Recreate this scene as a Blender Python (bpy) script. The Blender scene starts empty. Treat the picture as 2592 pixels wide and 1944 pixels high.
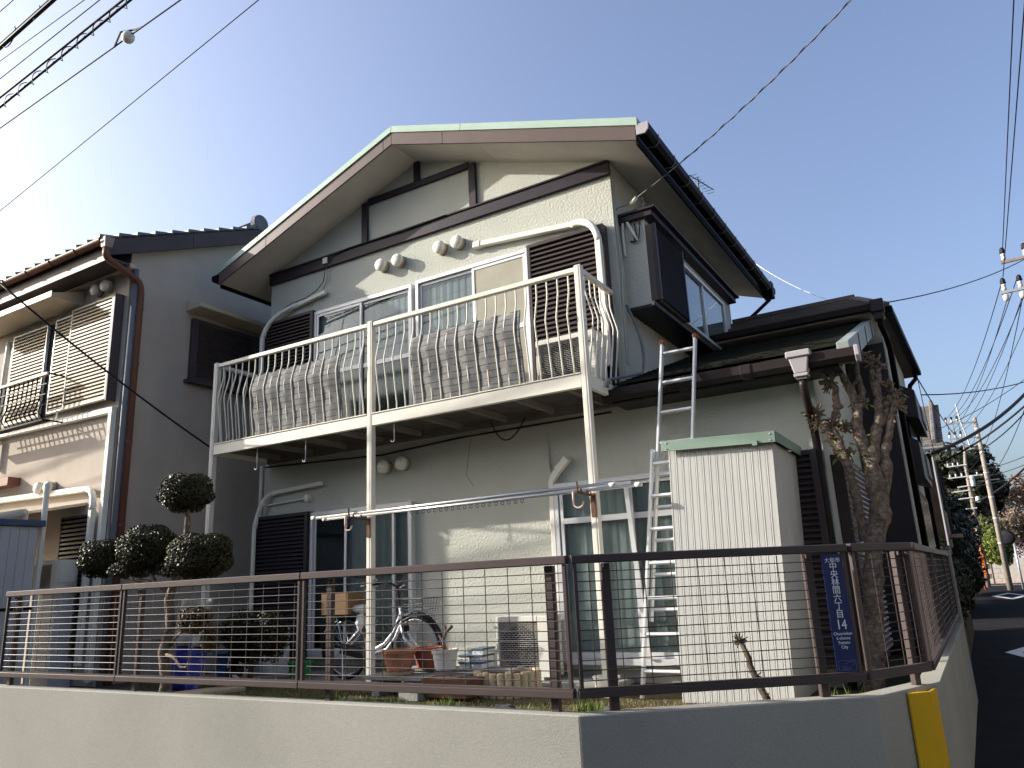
import bpy, bmesh, math, random
from mathutils import Vector, Matrix
random.seed(7)
sc = bpy.context.scene
COL = sc.collection
PI = math.pi
R = math.radians

# ---------------------------------------------------------------- camera
cam_d = bpy.data.cameras.new('camera'); cam = bpy.data.objects.new('camera', cam_d); COL.objects.link(cam)
def cam_axes(yaw, pitch, roll):
    fw = Vector((-math.sin(yaw)*math.cos(pitch), math.cos(yaw)*math.cos(pitch), math.sin(pitch)))
    rt = Vector((math.cos(yaw), math.sin(yaw), 0)); up = rt.cross(fw)
    c, s = math.cos(roll), math.sin(roll)
    return c*rt+s*up, -s*rt+c*up, fw
_r, _u, _f = cam_axes(0.5313, 0.2572, -0.0458)
cam.matrix_world = Matrix(((_r.x,_u.x,-_f.x,8.5371),(_r.y,_u.y,-_f.y,-7.4693),(_r.z,_u.z,-_f.z,0.9921),(0,0,0,1)))
cam_d.sensor_width = 36; cam_d.lens = 1926.6/2592*36; cam_d.clip_start = 0.05; cam_d.clip_end = 2000
sc.camera = cam

# ---------------------------------------------------------------- sky and sun
SUN = Vector((1.42, 0.555, -0.66)).normalized()          # direction the light travels
w = bpy.data.worlds.new('World'); sc.world = w; w.use_nodes = True
nt = w.node_tree; nt.nodes.clear()
wo = nt.nodes.new('ShaderNodeOutputWorld'); bg = nt.nodes.new('ShaderNodeBackground'); sky = nt.nodes.new('ShaderNodeTexSky')
sky.sky_type = 'NISHITA'; sky.sun_disc = False
sky.sun_elevation = math.asin(-SUN.z); sky.sun_rotation = math.atan2(-SUN.x, -SUN.y)
sky.altitude = 60; sky.air_density = 1.0; sky.dust_density = 5.0; sky.ozone_density = 3.0
bg.inputs['Strength'].default_value = 0.145
hs = nt.nodes.new('ShaderNodeHueSaturation'); hs.inputs['Saturation'].default_value = 0.92; hs.inputs['Hue'].default_value = 0.507
nt.links.new(sky.outputs[0], hs.inputs['Color']); nt.links.new(hs.outputs[0], bg.inputs[0]); nt.links.new(bg.outputs[0], wo.inputs[0])
sl = bpy.data.lights.new('sun', 'SUN'); sl.energy = 4.3; sl.angle = R(0.53); sl.color = (1.0, 0.95, 0.87)
so = bpy.data.objects.new('sun', sl); COL.objects.link(so); so.location = (-20, -12, 20)
so.rotation_euler = SUN.to_track_quat('-Z', 'Y').to_euler()
sc.view_settings.view_transform = 'Standard'; sc.view_settings.look = 'None'
sc.view_settings.exposure = 1.0; sc.view_settings.gamma = 1.0; sc.view_settings.use_curve_mapping = False
sc.render.engine = 'CYCLES'

# ---------------------------------------------------------------- materials
MATS = {}
def mat(name, col, rough=0.6, metal=0.0, var=0.12, vscale=3.0, bump=0.0, bscale=40.0, spec=0.5, dirt=0.0, dcol=(0.05,0.045,0.035), streak=False, bdist=0.01, detail=4.0, grain=0.0, gscale=120.0):
    m = bpy.data.materials.new(name); m.use_nodes = True; t = m.node_tree; N = t.nodes; L = t.links
    p = N['Principled BSDF']; p.inputs['Roughness'].default_value = rough; p.inputs['Metallic'].default_value = metal
    p.inputs['Specular IOR Level'].default_value = spec*0.35
    geo = N.new('ShaderNodeNewGeometry')
    def noise(scale, det=4.0, vec=None, rg=0.55):
        n = N.new('ShaderNodeTexNoise'); n.inputs['Scale'].default_value = scale; n.inputs['Detail'].default_value = det; n.inputs['Roughness'].default_value = rg
        L.new(vec or geo.outputs['Position'], n.inputs['Vector']); return n
    base = N.new('ShaderNodeRGB'); base.outputs[0].default_value = (*col, 1); cur = base.outputs[0]
    def mulv(cur, src, lo, hi):
        mr = N.new('ShaderNodeMapRange'); mr.inputs[1].default_value = 0.3; mr.inputs[2].default_value = 0.7; mr.inputs[3].default_value = lo; mr.inputs[4].default_value = hi
        L.new(src, mr.inputs[0]); mx = N.new('ShaderNodeMix'); mx.data_type = 'RGBA'; mx.blend_type = 'MULTIPLY'; mx.inputs[0].default_value = 1
        L.new(cur, mx.inputs[6]); L.new(mr.outputs[0], mx.inputs[7]); return mx.outputs[2]
    if var: cur = mulv(cur, noise(vscale).outputs[0], 1-var, 1+var)
    if grain: cur = mulv(cur, noise(gscale, 2).outputs[0], 1-grain, 1+grain)
    if dirt:
        vec = geo.outputs['Position']
        if streak:
            mp = N.new('ShaderNodeMapping'); mp.inputs['Scale'].default_value = (1, 1, 0.12); L.new(vec, mp.inputs[0]); vec = mp.outputs[0]
        n = noise(5.0 if streak else 2.2, 6, vec, 0.65)
        mr = N.new('ShaderNodeMapRange'); mr.inputs[1].default_value = 0.5; mr.inputs[2].default_value = 0.78; mr.inputs[4].default_value = dirt
        L.new(n.outputs[0], mr.inputs[0]); mx = N.new('ShaderNodeMix'); mx.data_type = 'RGBA'; mx.inputs[7].default_value = (*dcol, 1)
        L.new(mr.outputs[0], mx.inputs[0]); L.new(cur, mx.inputs[6]); cur = mx.outputs[2]
    L.new(cur, p.inputs['Base Color'])
    if bump:
        n = noise(bscale, detail); b = N.new('ShaderNodeBump'); b.inputs['Strength'].default_value = bump; b.inputs['Distance'].default_value = bdist
        L.new(n.outputs[0], b.inputs['Height']); L.new(b.outputs[0], p.inputs['Normal'])
    MATS[name] = m; return m
def glass(name, tint=(0.75,0.8,0.8), rough=0.0, ior=1.5):
    m = bpy.data.materials.new(name); m.use_nodes = True; t = m.node_tree; N = t.nodes; L = t.links; N.clear()
    o = N.new('ShaderNodeOutputMaterial'); mx = N.new('ShaderNodeMixShader'); tr = N.new('ShaderNodeBsdfTransparent'); gl = N.new('ShaderNodeBsdfGlossy'); lw = N.new('ShaderNodeLayerWeight'); lw.inputs[0].default_value = 0.5; pw = N.new('ShaderNodeMath'); pw.operation = 'POWER'; pw.inputs[1].default_value = 4.0; fr = N.new('ShaderNodeMapRange'); fr.inputs[3].default_value = 0.05; fr.inputs[4].default_value = 0.95
    tr.inputs[0].default_value = (*tint, 1); gl.inputs['Roughness'].default_value = rough; L.new(lw.outputs['Facing'], pw.inputs[0]); L.new(pw.outputs[0], fr.inputs[0])
    L.new(fr.outputs[0], mx.inputs[0]); L.new(tr.outputs[0], mx.inputs[1]); L.new(gl.outputs[0], mx.inputs[2]); L.new(mx.outputs[0], o.inputs[0])
    MATS[name] = m; return m
def leafmat(name, col, col2, rough=0.4):
    m = bpy.data.materials.new(name); m.use_nodes = True; t = m.node_tree; N = t.nodes; L = t.links
    p = N['Principled BSDF']; p.inputs['Roughness'].default_value = rough; p.inputs['Specular IOR Level'].default_value = 0.2
    g = N.new('ShaderNodeNewGeometry'); rp = N.new('ShaderNodeValToRGB')
    rp.color_ramp.elements[0].color = (*col, 1); rp.color_ramp.elements[1].color = (*col2, 1)
    L.new(g.outputs['Random Per Island'], rp.inputs[0]); L.new(rp.outputs[0], p.inputs['Base Color'])
    MATS[name] = m; return m
mat('stucco', (0.462,0.465,0.405), 0.9, bump=0.9, bscale=38, bdist=0.012, var=0.05, vscale=1.3, dirt=0.12, dcol=(0.40,0.38,0.30), streak=True, spec=0.2, detail=3)
mat('stucco_flat', (0.42,0.425,0.385), 0.9, bump=0.25, bscale=60, bdist=0.006, var=0.04, spec=0.2)
mat('timber', (0.030,0.022,0.028), 0.45, bump=0.15, bscale=30, var=0.2, spec=0.5)
mat('fascia', (0.112,0.084,0.077), 0.5, var=0.08, spec=0.4)
mat('verge_green', (0.36,0.46,0.38), 0.45, var=0.08, spec=0.4)
mat('roof_top', (0.16,0.20,0.17), 0.7, bump=0.3, bscale=25)
mat('soffit', (0.58,0.55,0.50), 0.85, var=0.06, dirt=0.15, dcol=(0.25,0.23,0.19), spec=0.2)
mat('black_metal', (0.006,0.005,0.007), 0.5, var=0.1, spec=0.2)
mat('brown_metal', (0.026,0.019,0.018), 0.42, var=0.12, spec=0.5)
mat('shutter_brown', (0.056,0.043,0.041), 0.4, var=0.12, spec=0.5)
mat('shutter_dark', (0.030,0.026,0.030), 0.45, var=0.12)
mat('alu', (0.56,0.56,0.56), 0.4, metal=0.25, var=0.05)
mat('alu_bright', (0.62,0.62,0.61), 0.38, metal=0.35, var=0.05)
mat('rail_cream', (0.66,0.63,0.54), 0.35, var=0.05, spec=0.5, dirt=0.1, dcol=(0.3,0.26,0.2), streak=True)
mat('white_plastic', (0.70,0.68,0.60), 0.4, var=0.05, dirt=0.12, dcol=(0.35,0.30,0.2))
mat('vent_white', (0.72,0.69,0.60), 0.45, var=0.05)
mat('vent_side', (0.24,0.20,0.16), 0.6, var=0.15)
mat('deck', (0.10,0.085,0.075), 0.8, var=0.2, vscale=6)
mat('joist', (0.16,0.14,0.12), 0.7, var=0.15)
mat('void', (0.012,0.012,0.013), 0.9, var=0)
mat('curtain', (0.60,0.60,0.57), 0.95, var=0.06, spec=0.1)
mat('curtain_grey', (0.42,0.43,0.42), 0.95, var=0.08, spec=0.1)
mat('screen', (0.36,0.34,0.27), 0.95, var=0.1, dirt=0.15, spec=0.1)
mat('slate', (0.017,0.018,0.014), 0.85, bump=0.3, bscale=40, var=0.35, vscale=5, dirt=0.35, dcol=(0.035,0.042,0.022), spec=.2)
mat('slate_brown', (0.105,0.088,0.076), 0.8, bump=0.3, bscale=40, var=0.2, vscale=4)
mat('verge_grey', (0.24,0.26,0.24), 0.5, var=0.1)
mat('hopper', (0.36,0.33,0.34), 0.45, var=0.06)
mat('concrete', (0.27,0.26,0.235), 0.9, bump=0.5, bscale=50, var=0.15, dirt=0.3, spec=0.2)
glass('glass', (0.72,0.76,0.76)); glass('glass_frost', (0.50,0.56,0.55), 0.12)
mat('cable', (0.012,0.012,0.014), 0.5, var=0)
mat('cable_grey', (0.16,0.16,0.17), 0.5, var=0)

# ---------------------------------------------------------------- mesh builder
ORG = {}
class MB:
    def __init__(s): s.v = []; s.f = []
    def add(s, vs, fs):
        o = len(s.v); s.v += [tuple(v) for v in vs]; s.f += [tuple(i+o for i in f) for f in fs]; return s
    def hexa(s, p): return s.add(p, [(0,3,2,1),(4,5,6,7),(0,1,5,4),(1,2,6,5),(2,3,7,6),(3,0,4,7)])
    def box(s, x0, x1, y0, y1, z0, z1):
        return s.hexa([(x0,y0,z0),(x1,y0,z0),(x1,y1,z0),(x0,y1,z0),(x0,y0,z1),(x1,y0,z1),(x1,y1,z1),(x0,y1,z1)])
    def bar(s, p, q, w, h=None, up=(0,0,1)):
        h = h or w; p = Vector(p); q = Vector(q); d = (q-p).normalized(); a = d.cross(Vector(up))
        if a.length < 1e-4: a = d.cross(Vector((1,0,0)))
        a.normalize(); b = a.cross(d); a = a*w/2; b = b*h/2
        return s.hexa([p-a-b, p+a-b, p+a+b, p-a+b, q-a-b, q+a-b, q+a+b, q-a+b])
    def prism(s, poly, axis, a, b):
        n = len(poly)
        f = {'x': lambda p, t: (t, p[0], p[1]), 'y': lambda p, t: (p[0], t, p[1]), 'z': lambda p, t: (p[0], p[1], t)}[axis]
        vs = [f(p, a) for p in poly]+[f(p, b) for p in poly]
        return s.add(vs, [tuple(range(n)), tuple(range(2*n-1, n-1, -1))]+[(i, i+n, (i+1) % n+n, (i+1) % n) for i in range(n)])
    def tube(s, pts, r, n=8, caps=True, closed=False):
        pts = [Vector(p) for p in pts]; k = len(pts); rs = r if isinstance(r, (list, tuple)) else [r]*k
        vs = []; prev = None
        for i, p in enumerate(pts):
            if closed: d = pts[(i+1) % k]-pts[i-1]
            else: d = pts[min(i+1, k-1)]-pts[max(i-1, 0)]
            d.normalize()
            if prev is None:
                a = d.cross(Vector((0,0,1)))
                if a.length < 0.05: a = d.cross(Vector((1,0,0)))
            else: a = prev-d*prev.dot(d)
            a.normalize(); prev = a; b = d.cross(a)
            for j in range(n):
                t = 2*PI*j/n; vs.append(p+(a*math.cos(t)+b*math.sin(t))*rs[i])
        fs = []
        for i in range(k if closed else k-1):
            i2 = (i+1) % k
            for j in range(n): fs.append((i*n+j, i*n+(j+1) % n, i2*n+(j+1) % n, i2*n+j))
        if caps and not closed: fs += [tuple(range(n-1, -1, -1)), tuple((k-1)*n+j for j in range(n))]
        return s.add(vs, fs)
    def lathe(s, prof, c, n=16, axis='z', caps=True):
        vs = []; fs = []; k = len(prof)
        for r, h in prof:
            for j in range(n):
                t = 2*PI*j/n; x, y = r*math.cos(t), r*math.sin(t)
                q = (x, y, h) if axis == 'z' else ((x, h, y) if axis == 'y' else (h, x, y))
                vs.append((c[0]+q[0], c[1]+q[1], c[2]+q[2]))
        for i in range(k-1):
            for j in range(n): fs.append((i*n+j, i*n+(j+1) % n, (i+1)*n+(j+1) % n, (i+1)*n+j))
        if caps: fs += [tuple(range(n-1, -1, -1)), tuple((k-1)*n+j for j in range(n))]
        return s.add(vs, fs)
    def ell(s, c, r, seg=14, rings=9, jit=0.0):
        vs = [(c[0], c[1], c[2]+r[2])]; fs = []
        for i in range(1, rings):
            a = PI*i/rings
            for j in range(seg):
                t = 2*PI*j/seg; k = 1+random.uniform(-jit, jit)
                vs.append((c[0]+r[0]*k*math.sin(a)*math.cos(t), c[1]+r[1]*k*math.sin(a)*math.sin(t), c[2]+r[2]*k*math.cos(a)))
        vs.append((c[0], c[1], c[2]-r[2]))
        for j in range(seg): fs.append((0, 1+j, 1+(j+1) % seg))
        for i in range(rings-2):
            for j in range(seg): fs.append((1+i*seg+j, 1+(i+1)*seg+j, 1+(i+1)*seg+(j+1) % seg, 1+i*seg+(j+1) % seg))
        for j in range(seg): fs.append((len(vs)-1, 1+(rings-2)*seg+(j+1) % seg, 1+(rings-2)*seg+j))
        return s.add(vs, fs)
    def build(s, name, m, parent=None, smooth=False, bevel=0, org=None, soup=False, seg=1):
        if org is None:
            if parent is not None: org = ORG[parent.name]
            else:
                xs = [v[0] for v in s.v]; ys = [v[1] for v in s.v]; zs = [v[2] for v in s.v]
                org = Vector(((min(xs)+max(xs))/2, (min(ys)+max(ys))/2, min(zs)))
        org = Vector(org)
        me = bpy.data.meshes.new(name); me.from_pydata([(v[0]-org.x, v[1]-org.y, v[2]-org.z) for v in s.v], [], s.f)
        if not soup:
            bm = bmesh.new(); bm.from_mesh(me); bmesh.ops.recalc_face_normals(bm, faces=bm.faces)
            if bevel: bmesh.ops.bevel(bm, geom=[e for e in bm.edges if len(e.link_faces) == 2 and e.calc_face_angle(0) > 0.6], offset=bevel, segments=seg, affect='EDGES', clamp_overlap=True)
            bm.to_mesh(me); bm.free()
        if smooth:
            for p in me.polygons: p.use_smooth = True
        if isinstance(m, str): m = MATS[m]
        me.materials.append(m)
        o = bpy.data.objects.new(name, me); COL.objects.link(o)
        if parent is None: o.location = org
        else: o.parent = parent
        ORG[o.name] = org
        return o
def tag(o, label, cat, group=None):
    o['label'] = label; o['category'] = cat
    if group: o['group'] = group
    return o
def struct(o): o['kind'] = 'structure'; return o
def thing(name, label, cat, loc, group=None):
    o = bpy.data.objects.new(name, None); COL.objects.link(o); o.location = loc; o.empty_display_size = 0.1; ORG[o.name] = Vector(loc)
    return tag(o, label, cat, group)
def box(name, m, par, x0, x1, y0, y1, z0, z1, bevel=0, **k): return MB().box(min(x0,x1), max(x0,x1), min(y0,y1), max(y0,y1), min(z0,z1), max(z0,z1)).build(name, m, par, bevel=bevel, **k)
def copy_part(o, parent, off=(0,0,0)):
    c = o.copy(); COL.objects.link(c); c.parent = parent; c.location = Vector(o.location)+Vector(off); ORG[c.name] = ORG[o.name]; return c
def arc(c, r, a0, a1, n, ax='xz'):
    out = []
    for i in range(n+1):
        t = a0+(a1-a0)*i/n; u, v = r*math.cos(t), r*math.sin(t)
        out.append((c[0]+u, c[1], c[2]+v) if ax == 'xz' else ((c[0]+u, c[1]+v, c[2]) if ax == 'xy' else (c[0], c[1]+u, c[2]+v)))
    return out
def sag(p, q, s, n=16):
    p = Vector(p); q = Vector(q); return [p.lerp(q, i/n)-Vector((0,0,s*4*(i/n)*(1-i/n))) for i in range(n+1)]
def textmesh(name, txt, size, m, parent, M4, align='CENTER', spacing=1.0, sx=1.0):
    cu = bpy.data.curves.new(name, 'FONT'); cu.body = txt; cu.size = size; cu.align_x = align; cu.align_y = 'CENTER'; cu.extrude = 0.0006; cu.space_character = spacing; cu.resolution_u = 3
    o = bpy.data.objects.new('tmp', cu); COL.objects.link(o); bpy.context.view_layer.update()
    dg = bpy.context.evaluated_depsgraph_get(); me = bpy.data.meshes.new_from_object(o.evaluated_get(dg)); COL.objects.unlink(o); bpy.data.objects.remove(o)
    me.transform(M4 @ Matrix.Diagonal((sx,1,1,1))); org = ORG[parent.name]; me.transform(Matrix.Translation(-org)); me.materials.clear(); me.materials.append(MATS[m])
    ob = bpy.data.objects.new(name, me); COL.objects.link(ob); ob.parent = parent; ORG[ob.name] = org; return ob
# ================================================================ the main house
ROAD = -0.55
H = thing('house', 'cream stucco two-storey house with dark timber bands, green-edged gable roof and white balcony in front', 'house', (2.8,0,0))
RX, RA, RT, SL = 2.8, 6.67, 0.25, 0.348               # ridge x, soffit apex z, roof thickness, slope
sof = lambda x: RA-SL*abs(x-RX)
XR = 5.59
MB().prism([(0,0.12),(XR,0.12),(XR,sof(XR)+.05),(RX,RA+.05),(0,sof(0)+.05)], 'y', 0, 4.95).build('wall', 'stucco', H)
MB().prism([(0,0.12),(0,2.93),(2.85,3.91),(2.85,0.12)], 'x', XR+.002, 7.45).build('wall', 'stucco', H)
box('foundation', 'concrete', H, 0.02, 7.43, 0.03, 4.9, -0.3, 0.119)
# timber bands
def timber(p): return p.build('timber_band', 'timber', H, bevel=0.006)
timber(MB().box(-.012,XR+.012,-.045,-.001,5.523,5.675))
MB().box(-.015,XR+.016,-.062,-.001,5.676,5.702).build('timber_band','timber',H,bevel=.004)
timber(MB().box(1.82,1.93,-.04,-.001,5.704,sof(1.88)-.03))
timber(MB().box(3.65,3.76,-.04,-.001,5.704,sof(3.7)-.03))
timber(MB().prism([(1.932,6.27),(3.648,6.27),(3.648,6.365),(1.965,6.365),(1.932,6.355)],'y',-.038,-.001))
timber(MB().box(2.755,2.855,-.04,-.001,6.367,6.66))
# roof
ROOF = MB().prism([(RX,RA+RT-.02),(-.50,sof(-.50)+RT-.02),(-.50,sof(-.50)+.02),(RX,RA+.02),(6.12,sof(6.12)+.02),(6.12,sof(6.12)+RT-.02)],'y',-.53,5.30).build('roof','roof_top',H)
def slope_pts(x0,x1,d0,d1): return [(x0,sof(x0)+d0),(x1,sof(x1)+d0),(x1,sof(x1)+d1),(x0,sof(x0)+d1)]
for x0,x1 in ((-.50,1.0),(1.004,RX),(RX,4.1),(4.104,6.12)):
    MB().prism(slope_pts(x0,x1,-.005,.017),'y',-.531,5.29).build('soffit_panel','soffit',ROOF)
for x0,x1 in ((-.52,.47),(.474,2.66),(2.664,RX-.001),(RX+.001,3.62),(3.624,6.14)):
    MB().prism(slope_pts(x0,x1,-.012,.158),'y',-.556,-.533).build('fascia_board','fascia',ROOF,bevel=.003)
for x0,x1 in ((-.55,.3),(.303,RX-.0005),(RX+.0005,3.9),(3.903,6.17)):
    MB().prism(slope_pts(x0,x1,.16,.19),'y',-.572,-.5335).build('verge_trim','verge_green',ROOF,bevel=.003)
    MB().prism(slope_pts(x0,x1,.1915,.262),'y',-.562,-.42).build('verge_trim','verge_green',ROOF,bevel=.004)
MB().tube([(RX,-.45,RA+RT+.01),(RX,5.28,RA+RT+.01)],.03,8).build('ridge_cap','verge_green',ROOF)
# right eave: black board and gutter
box('eave_board','black_metal',ROOF,6.123,6.145,-.52,5.30,5.46,5.66)
GX,GZ = -.12,.025
g = MB().prism([(x+GX,z+GZ) for x,z in ((6.275,5.53),(6.36,5.52),(6.40,5.56),(6.405,5.64),(6.395,5.64),(6.385,5.57),(6.35,5.535),(6.28,5.54))],'y',-.55,5.38)
GUT = g.build('gutter','black_metal',ROOF)
MB().prism([(x+GX,z+GZ) for x,z in ((6.272,5.52),(6.365,5.512),(6.407,5.555),(6.412,5.645),(6.27,5.645))],'y',-.567,-.552).build('gutter_cap','hopper',GUT,bevel=.003)
br = None
for i in range(11):
    y = -.25+i*.52
    if br is None: br = MB().tube([(x+GX,y,z+GZ) for x,z in ((6.27,5.525),(6.36,5.508),(6.408,5.545),(6.414,5.655))],.006,5).build('gutter_bracket','cable_grey',GUT)
    else: copy_part(br, GUT, (0,i*.52,0))
MB().tube([(6.21,5.15,5.55),(6.21,5.15,5.42),(5.95,5.08,5.2),(5.66,5.02,5.0),(5.64,5.02,4.3)],.032,8).build('downpipe','black_metal',GUT,smooth=True)
box('gutter_box','black_metal',GUT,6.15,6.29,5.07,5.23,5.44,5.72,bevel=.006)
box('eave_board','black_metal',ROOF,-.525,-.503,-.52,5.30,5.46,5.66)
MB().prism([(-.53,5.565),(-.62,5.555),(-.665,5.595),(-.67,5.665),(-.53,5.67)],'y',-.57,5.35).build('gutter','black_metal',ROOF,bevel=.003)
# faded verge tail under the eave on the back gable
# ---- windows of the front wall
def fold_curtain(name, m, par, x0, x1, z0, z1, y, amp, waves, top=0.0):
    n = max(10, int(waves*8)); vs = []; fs = []
    ph = random.uniform(0, 6)
    for k in range(2):
        for i in range(n+1):
            u = i/n; a = amp*(0.55 if k else 1.0)
            yy = y+a*(math.sin(u*waves*2*PI+ph)+.45*math.sin(u*waves*4.3*PI+ph*2))
            vs.append((x0+(x1-x0)*u, yy, z0 if k == 0 else z1))
    for i in range(n): fs.append((i, i+1, n+2+i, n+1+i))
    return MB().add(vs, fs).build(name, m, par, smooth=True, soup=True)
def window(x0, x1, z0, z1, sashes, mid, frame='alu', sill=True, dark=False):
    """sashes: list of (x0, x1, layer, panes material, behind)"""
    W = MB()
    W.box(x0,x0+.045,-.085,-.001,z0,z1).box(x1-.045,x1,-.085,-.001,z0,z1).box(x0+.0452,x1-.0452,-.085,-.001,z1-.05,z1).box(x0+.0452,x1-.0452,-.10,-.001,z0,z0+.06)
    o = W.build('window',frame,H,bevel=.003)
    box('backing','void',o,x0+.046,x1-.046,-.006,-.002,z0+.061,z1-.051)  # black sheet stands in for the unlit room, the wall has no opening
    for sx0,sx1,ly,gm,bm in sashes:
        y = -.042 if ly == 0 else -.066
        s = MB(); t = .038
        s.box(sx0,sx0+t,y-.010,y+.010,z0+.062,z1-.053).box(sx1-t,sx1,y-.010,y+.010,z0+.062,z1-.053)
        s.box(sx0+t+.0003,sx1-t-.0003,y-.010,y+.010,z0+.062,z0+.12).box(sx0+t+.0003,sx1-t-.0003,y-.010,y+.010,z1-.09,z1-.053)
        if mid: s.box(sx0+t+.0003,sx1-t-.0003,y-.011,y+.010,mid-.03,mid+.03)
        s.build('sash_frame',frame,o,bevel=.002)
        for a,b in (((z0+.12,mid-.03),(mid+.03,z1-.09)) if mid else ((z0+.12,z1-.09),)):
            g2 = gm if (mid is None or a > z0+.2) else ('glass_frost' if gm == 'glass' and bm == 'frost' else gm)
            box('pane',g2,o,sx0+t-.004,sx1-t+.004,y-.002,y+.002,a-.004,b+.004)
        if bm in ('curtain','curtain_grey','frost'):
            fold_curtain('curtain','curtain' if bm != 'curtain_grey' else bm,o,sx0+.01,sx1-.01,z0+.08,z1-.08,-.0185,.0058,(sx1-sx0)*9)
    return o
WA = window(.985,2.735,3.03,4.865,[(1.03,1.87,1,'glass','frost'),(1.83,2.69,0,'glass','frost')],3.91)
WB = window(2.80,4.50,3.03,4.885,[(2.845,3.72,0,'glass','curtain'),(3.68,4.455,1,'screen','none')],3.94)
WLA = window(.995,2.695,.20,2.03,[(1.04,1.62,0,'glass','none'),(1.60,2.42,1,'glass','curtain_grey'),(2.38,2.65,0,'glass','curtain_grey')],1.22)
WLB = window(4.66,6.36,.17,2.03,[(4.72,5.56,1,'glass','curtain'),(5.50,6.315,0,'glass','curtain_grey')],1.62)
# the screen sash leaning open in the lower right window
MB().bar((5.515,-.105,1.93),(5.62,-.125,.24),.05,.022,(0,1,0)).build('sash_frame','alu',WLB,bevel=.003)
# ---- shutter boxes with louvre slats
def shutter_box(x0, x1, z0, z1, depth, n, m, frame_m=None):
    b = MB(); fm = frame_m or m; d = -depth
    b.box(x0,x0+.045,d,-.001,z0,z1).box(x1-.06,x1,d,-.001,z0,z1).box(x0+.0452,x1-.0602,d,-.001,z1-.045,z1).box(x0+.0452,x1-.0602,d,-.001,z0,z0+.045).box(x0+.0452,x1-.0602,d+.05,-.0012,z0+.0452,z1-.0452)
    o = b.build('shutter_box',fm,H,bevel=.003)
    zz0, zz1 = z0+.047, z1-.047; h = (zz1-zz0)/n; sl = None
    for i in range(n):
        if sl is None:
            z = zz0; sl = MB().prism([(d+.004,z+.002),(d+.004,z+h*.30),(d+.034,z+h*.72),(d+.046,z+h*.72),(d+.046,z+.002)],'x',x0+.046,x1-.061).build('slat',m,o)
        else: copy_part(sl,o,(0,0,i*h))
    return o
shutter_box(.0,.985,3.03,4.895,.11,34,'shutter_brown')
shutter_box(4.505,5.50,3.03,4.895,.13,30,'shutter_brown')
shutter_box(-.03,.985,.20,2.05,.12,34,'shutter_dark')
shutter_box(6.42,7.40,.17,2.07,.12,34,'shutter_brown')
# ---- vent caps
def vent(par, x, y, z, r=.083, depth=.135):
    o = MB().lathe([(r*1.02,y-.001),(r*1.02,y-.02),(r*.86,y-.022),(r*.86,y-depth+.035)],(x,0,z),18,'y').build('vent_cap','vent_side',par,smooth=False)
    d = -depth
    MB().lathe([(r*.98,y+d+.06),(r*1.04,y+d+.05),(r*1.04,y+d+.025),(r*.9,y+d+.008),(r*.5,y+d-.006),(r*.12,y+d-.010)],(x,0,z),20,'y').build('vent_hood','vent_white',o,smooth=True)
    f = MB()
    for i in range(18):
        t = 2*PI*i/18; f.bar((x+r*.9*math.cos(t),y-.025,z+r*.9*math.sin(t)),(x+r*.9*math.cos(t),y+d+.058,z+r*.9*math.sin(t)),.008,.006)
    f.build('vent_grille','vent_white',o)
    for a in (.7,-2.2): MB().ell((x+r*.45*math.cos(a),y+d-.004,z+r*.45*math.sin(a)),(.006,.006,.006),6,4).build('screw','void',o)
for x,z in ((2.22,5.26),(2.51,5.255),(3.20,5.25),(3.48,5.245),(2.26,2.50),(2.55,2.51)): vent(H,x,0,z)
# ---- air conditioning pipe covers
def duct(par, pts, w=.075, m='white_plastic', flex=()):
    base = None
    for i in range(len(pts)-1):
        b = MB().tube([pts[i],pts[i+1]],w/2*1.12,4 if i not in flex else 10)
        if base is None: base = b.build('pipe_cover',m,par,smooth=False,bevel=.006)
        else: b.build('cover_joint' if i in flex else 'cover_length',m,base,smooth=(i in flex))
    return base
def pipe_cover(par, runs, cap=None, m='white_plastic'):
    """runs: list of (kind, points); flat lengths are square bars, bends are ribbed round tubes"""
    base = None
    for kind,pts,w in runs:
        b = MB()
        if kind == 'flat': b.bar(pts[0],pts[1],w,w*.85,(0,1,0))
        else:
            n = len(pts); b.tube(pts,[w/2*(1.05 if k % 2 else .98) for k in range(n)],10)
        o = b.build('pipe_cover' if base is None else ('cover_length' if kind == 'flat' else 'cover_bend'),m,par if base is None else base,smooth=(kind != 'flat'),bevel=.008 if kind == 'flat' else 0)
        if base is None: base = o
    return base
def bend(p0,p1,p2,n=14):
    p0,p1,p2 = Vector(p0),Vector(p1),Vector(p2); return [(1-t)**2*p0+2*t*(1-t)*p1+t*t*p2 for t in [i/n for i in range(n+1)]]
yw = -.05
pipe_cover(H,[('flat',[(3.80,yw,5.135),(5.10,yw,5.02)],.07),('flat',[(3.71,yw,5.143),(3.82,yw,5.133)],.088),
  ('bend',bend((5.09,-.06,5.02),(5.42,-.16,5.00),(5.46,-.18,4.66)),.082),('flat',[(5.46,-.185,4.67),(5.465,-.185,3.2)],.072)])
pipe_cover(H,[('flat',[(.62,yw,5.065),(1.17,yw,5.135)],.062),('bend',bend((.64,yw,5.068),(.06,-.10,5.02),(.01,-.145,4.66)),.07),('flat',[(.01,-.15,4.67),(.01,-.15,3.1)],.06)])
pipe_cover(H,[('flat',[(.23,yw,2.365),(1.17,yw,2.41)],.058),('bend',bend((.25,yw,2.366),(.02,-.08,2.33),(.0,-.14,1.9)),.064),('flat',[(.0,-.145,1.92),(-.005,-.145,.1)],.05)])
MB().tube([(.12,-.03,2.21),(.86,-.03,2.235)],.013,6).build('conduit','white_plastic',H)
MB().lathe([(.05,-.001),(.05,-.05),(.035,-.06)],(.88,0,2.24),14,'y').build('junction_cap','white_plastic',H)
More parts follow.
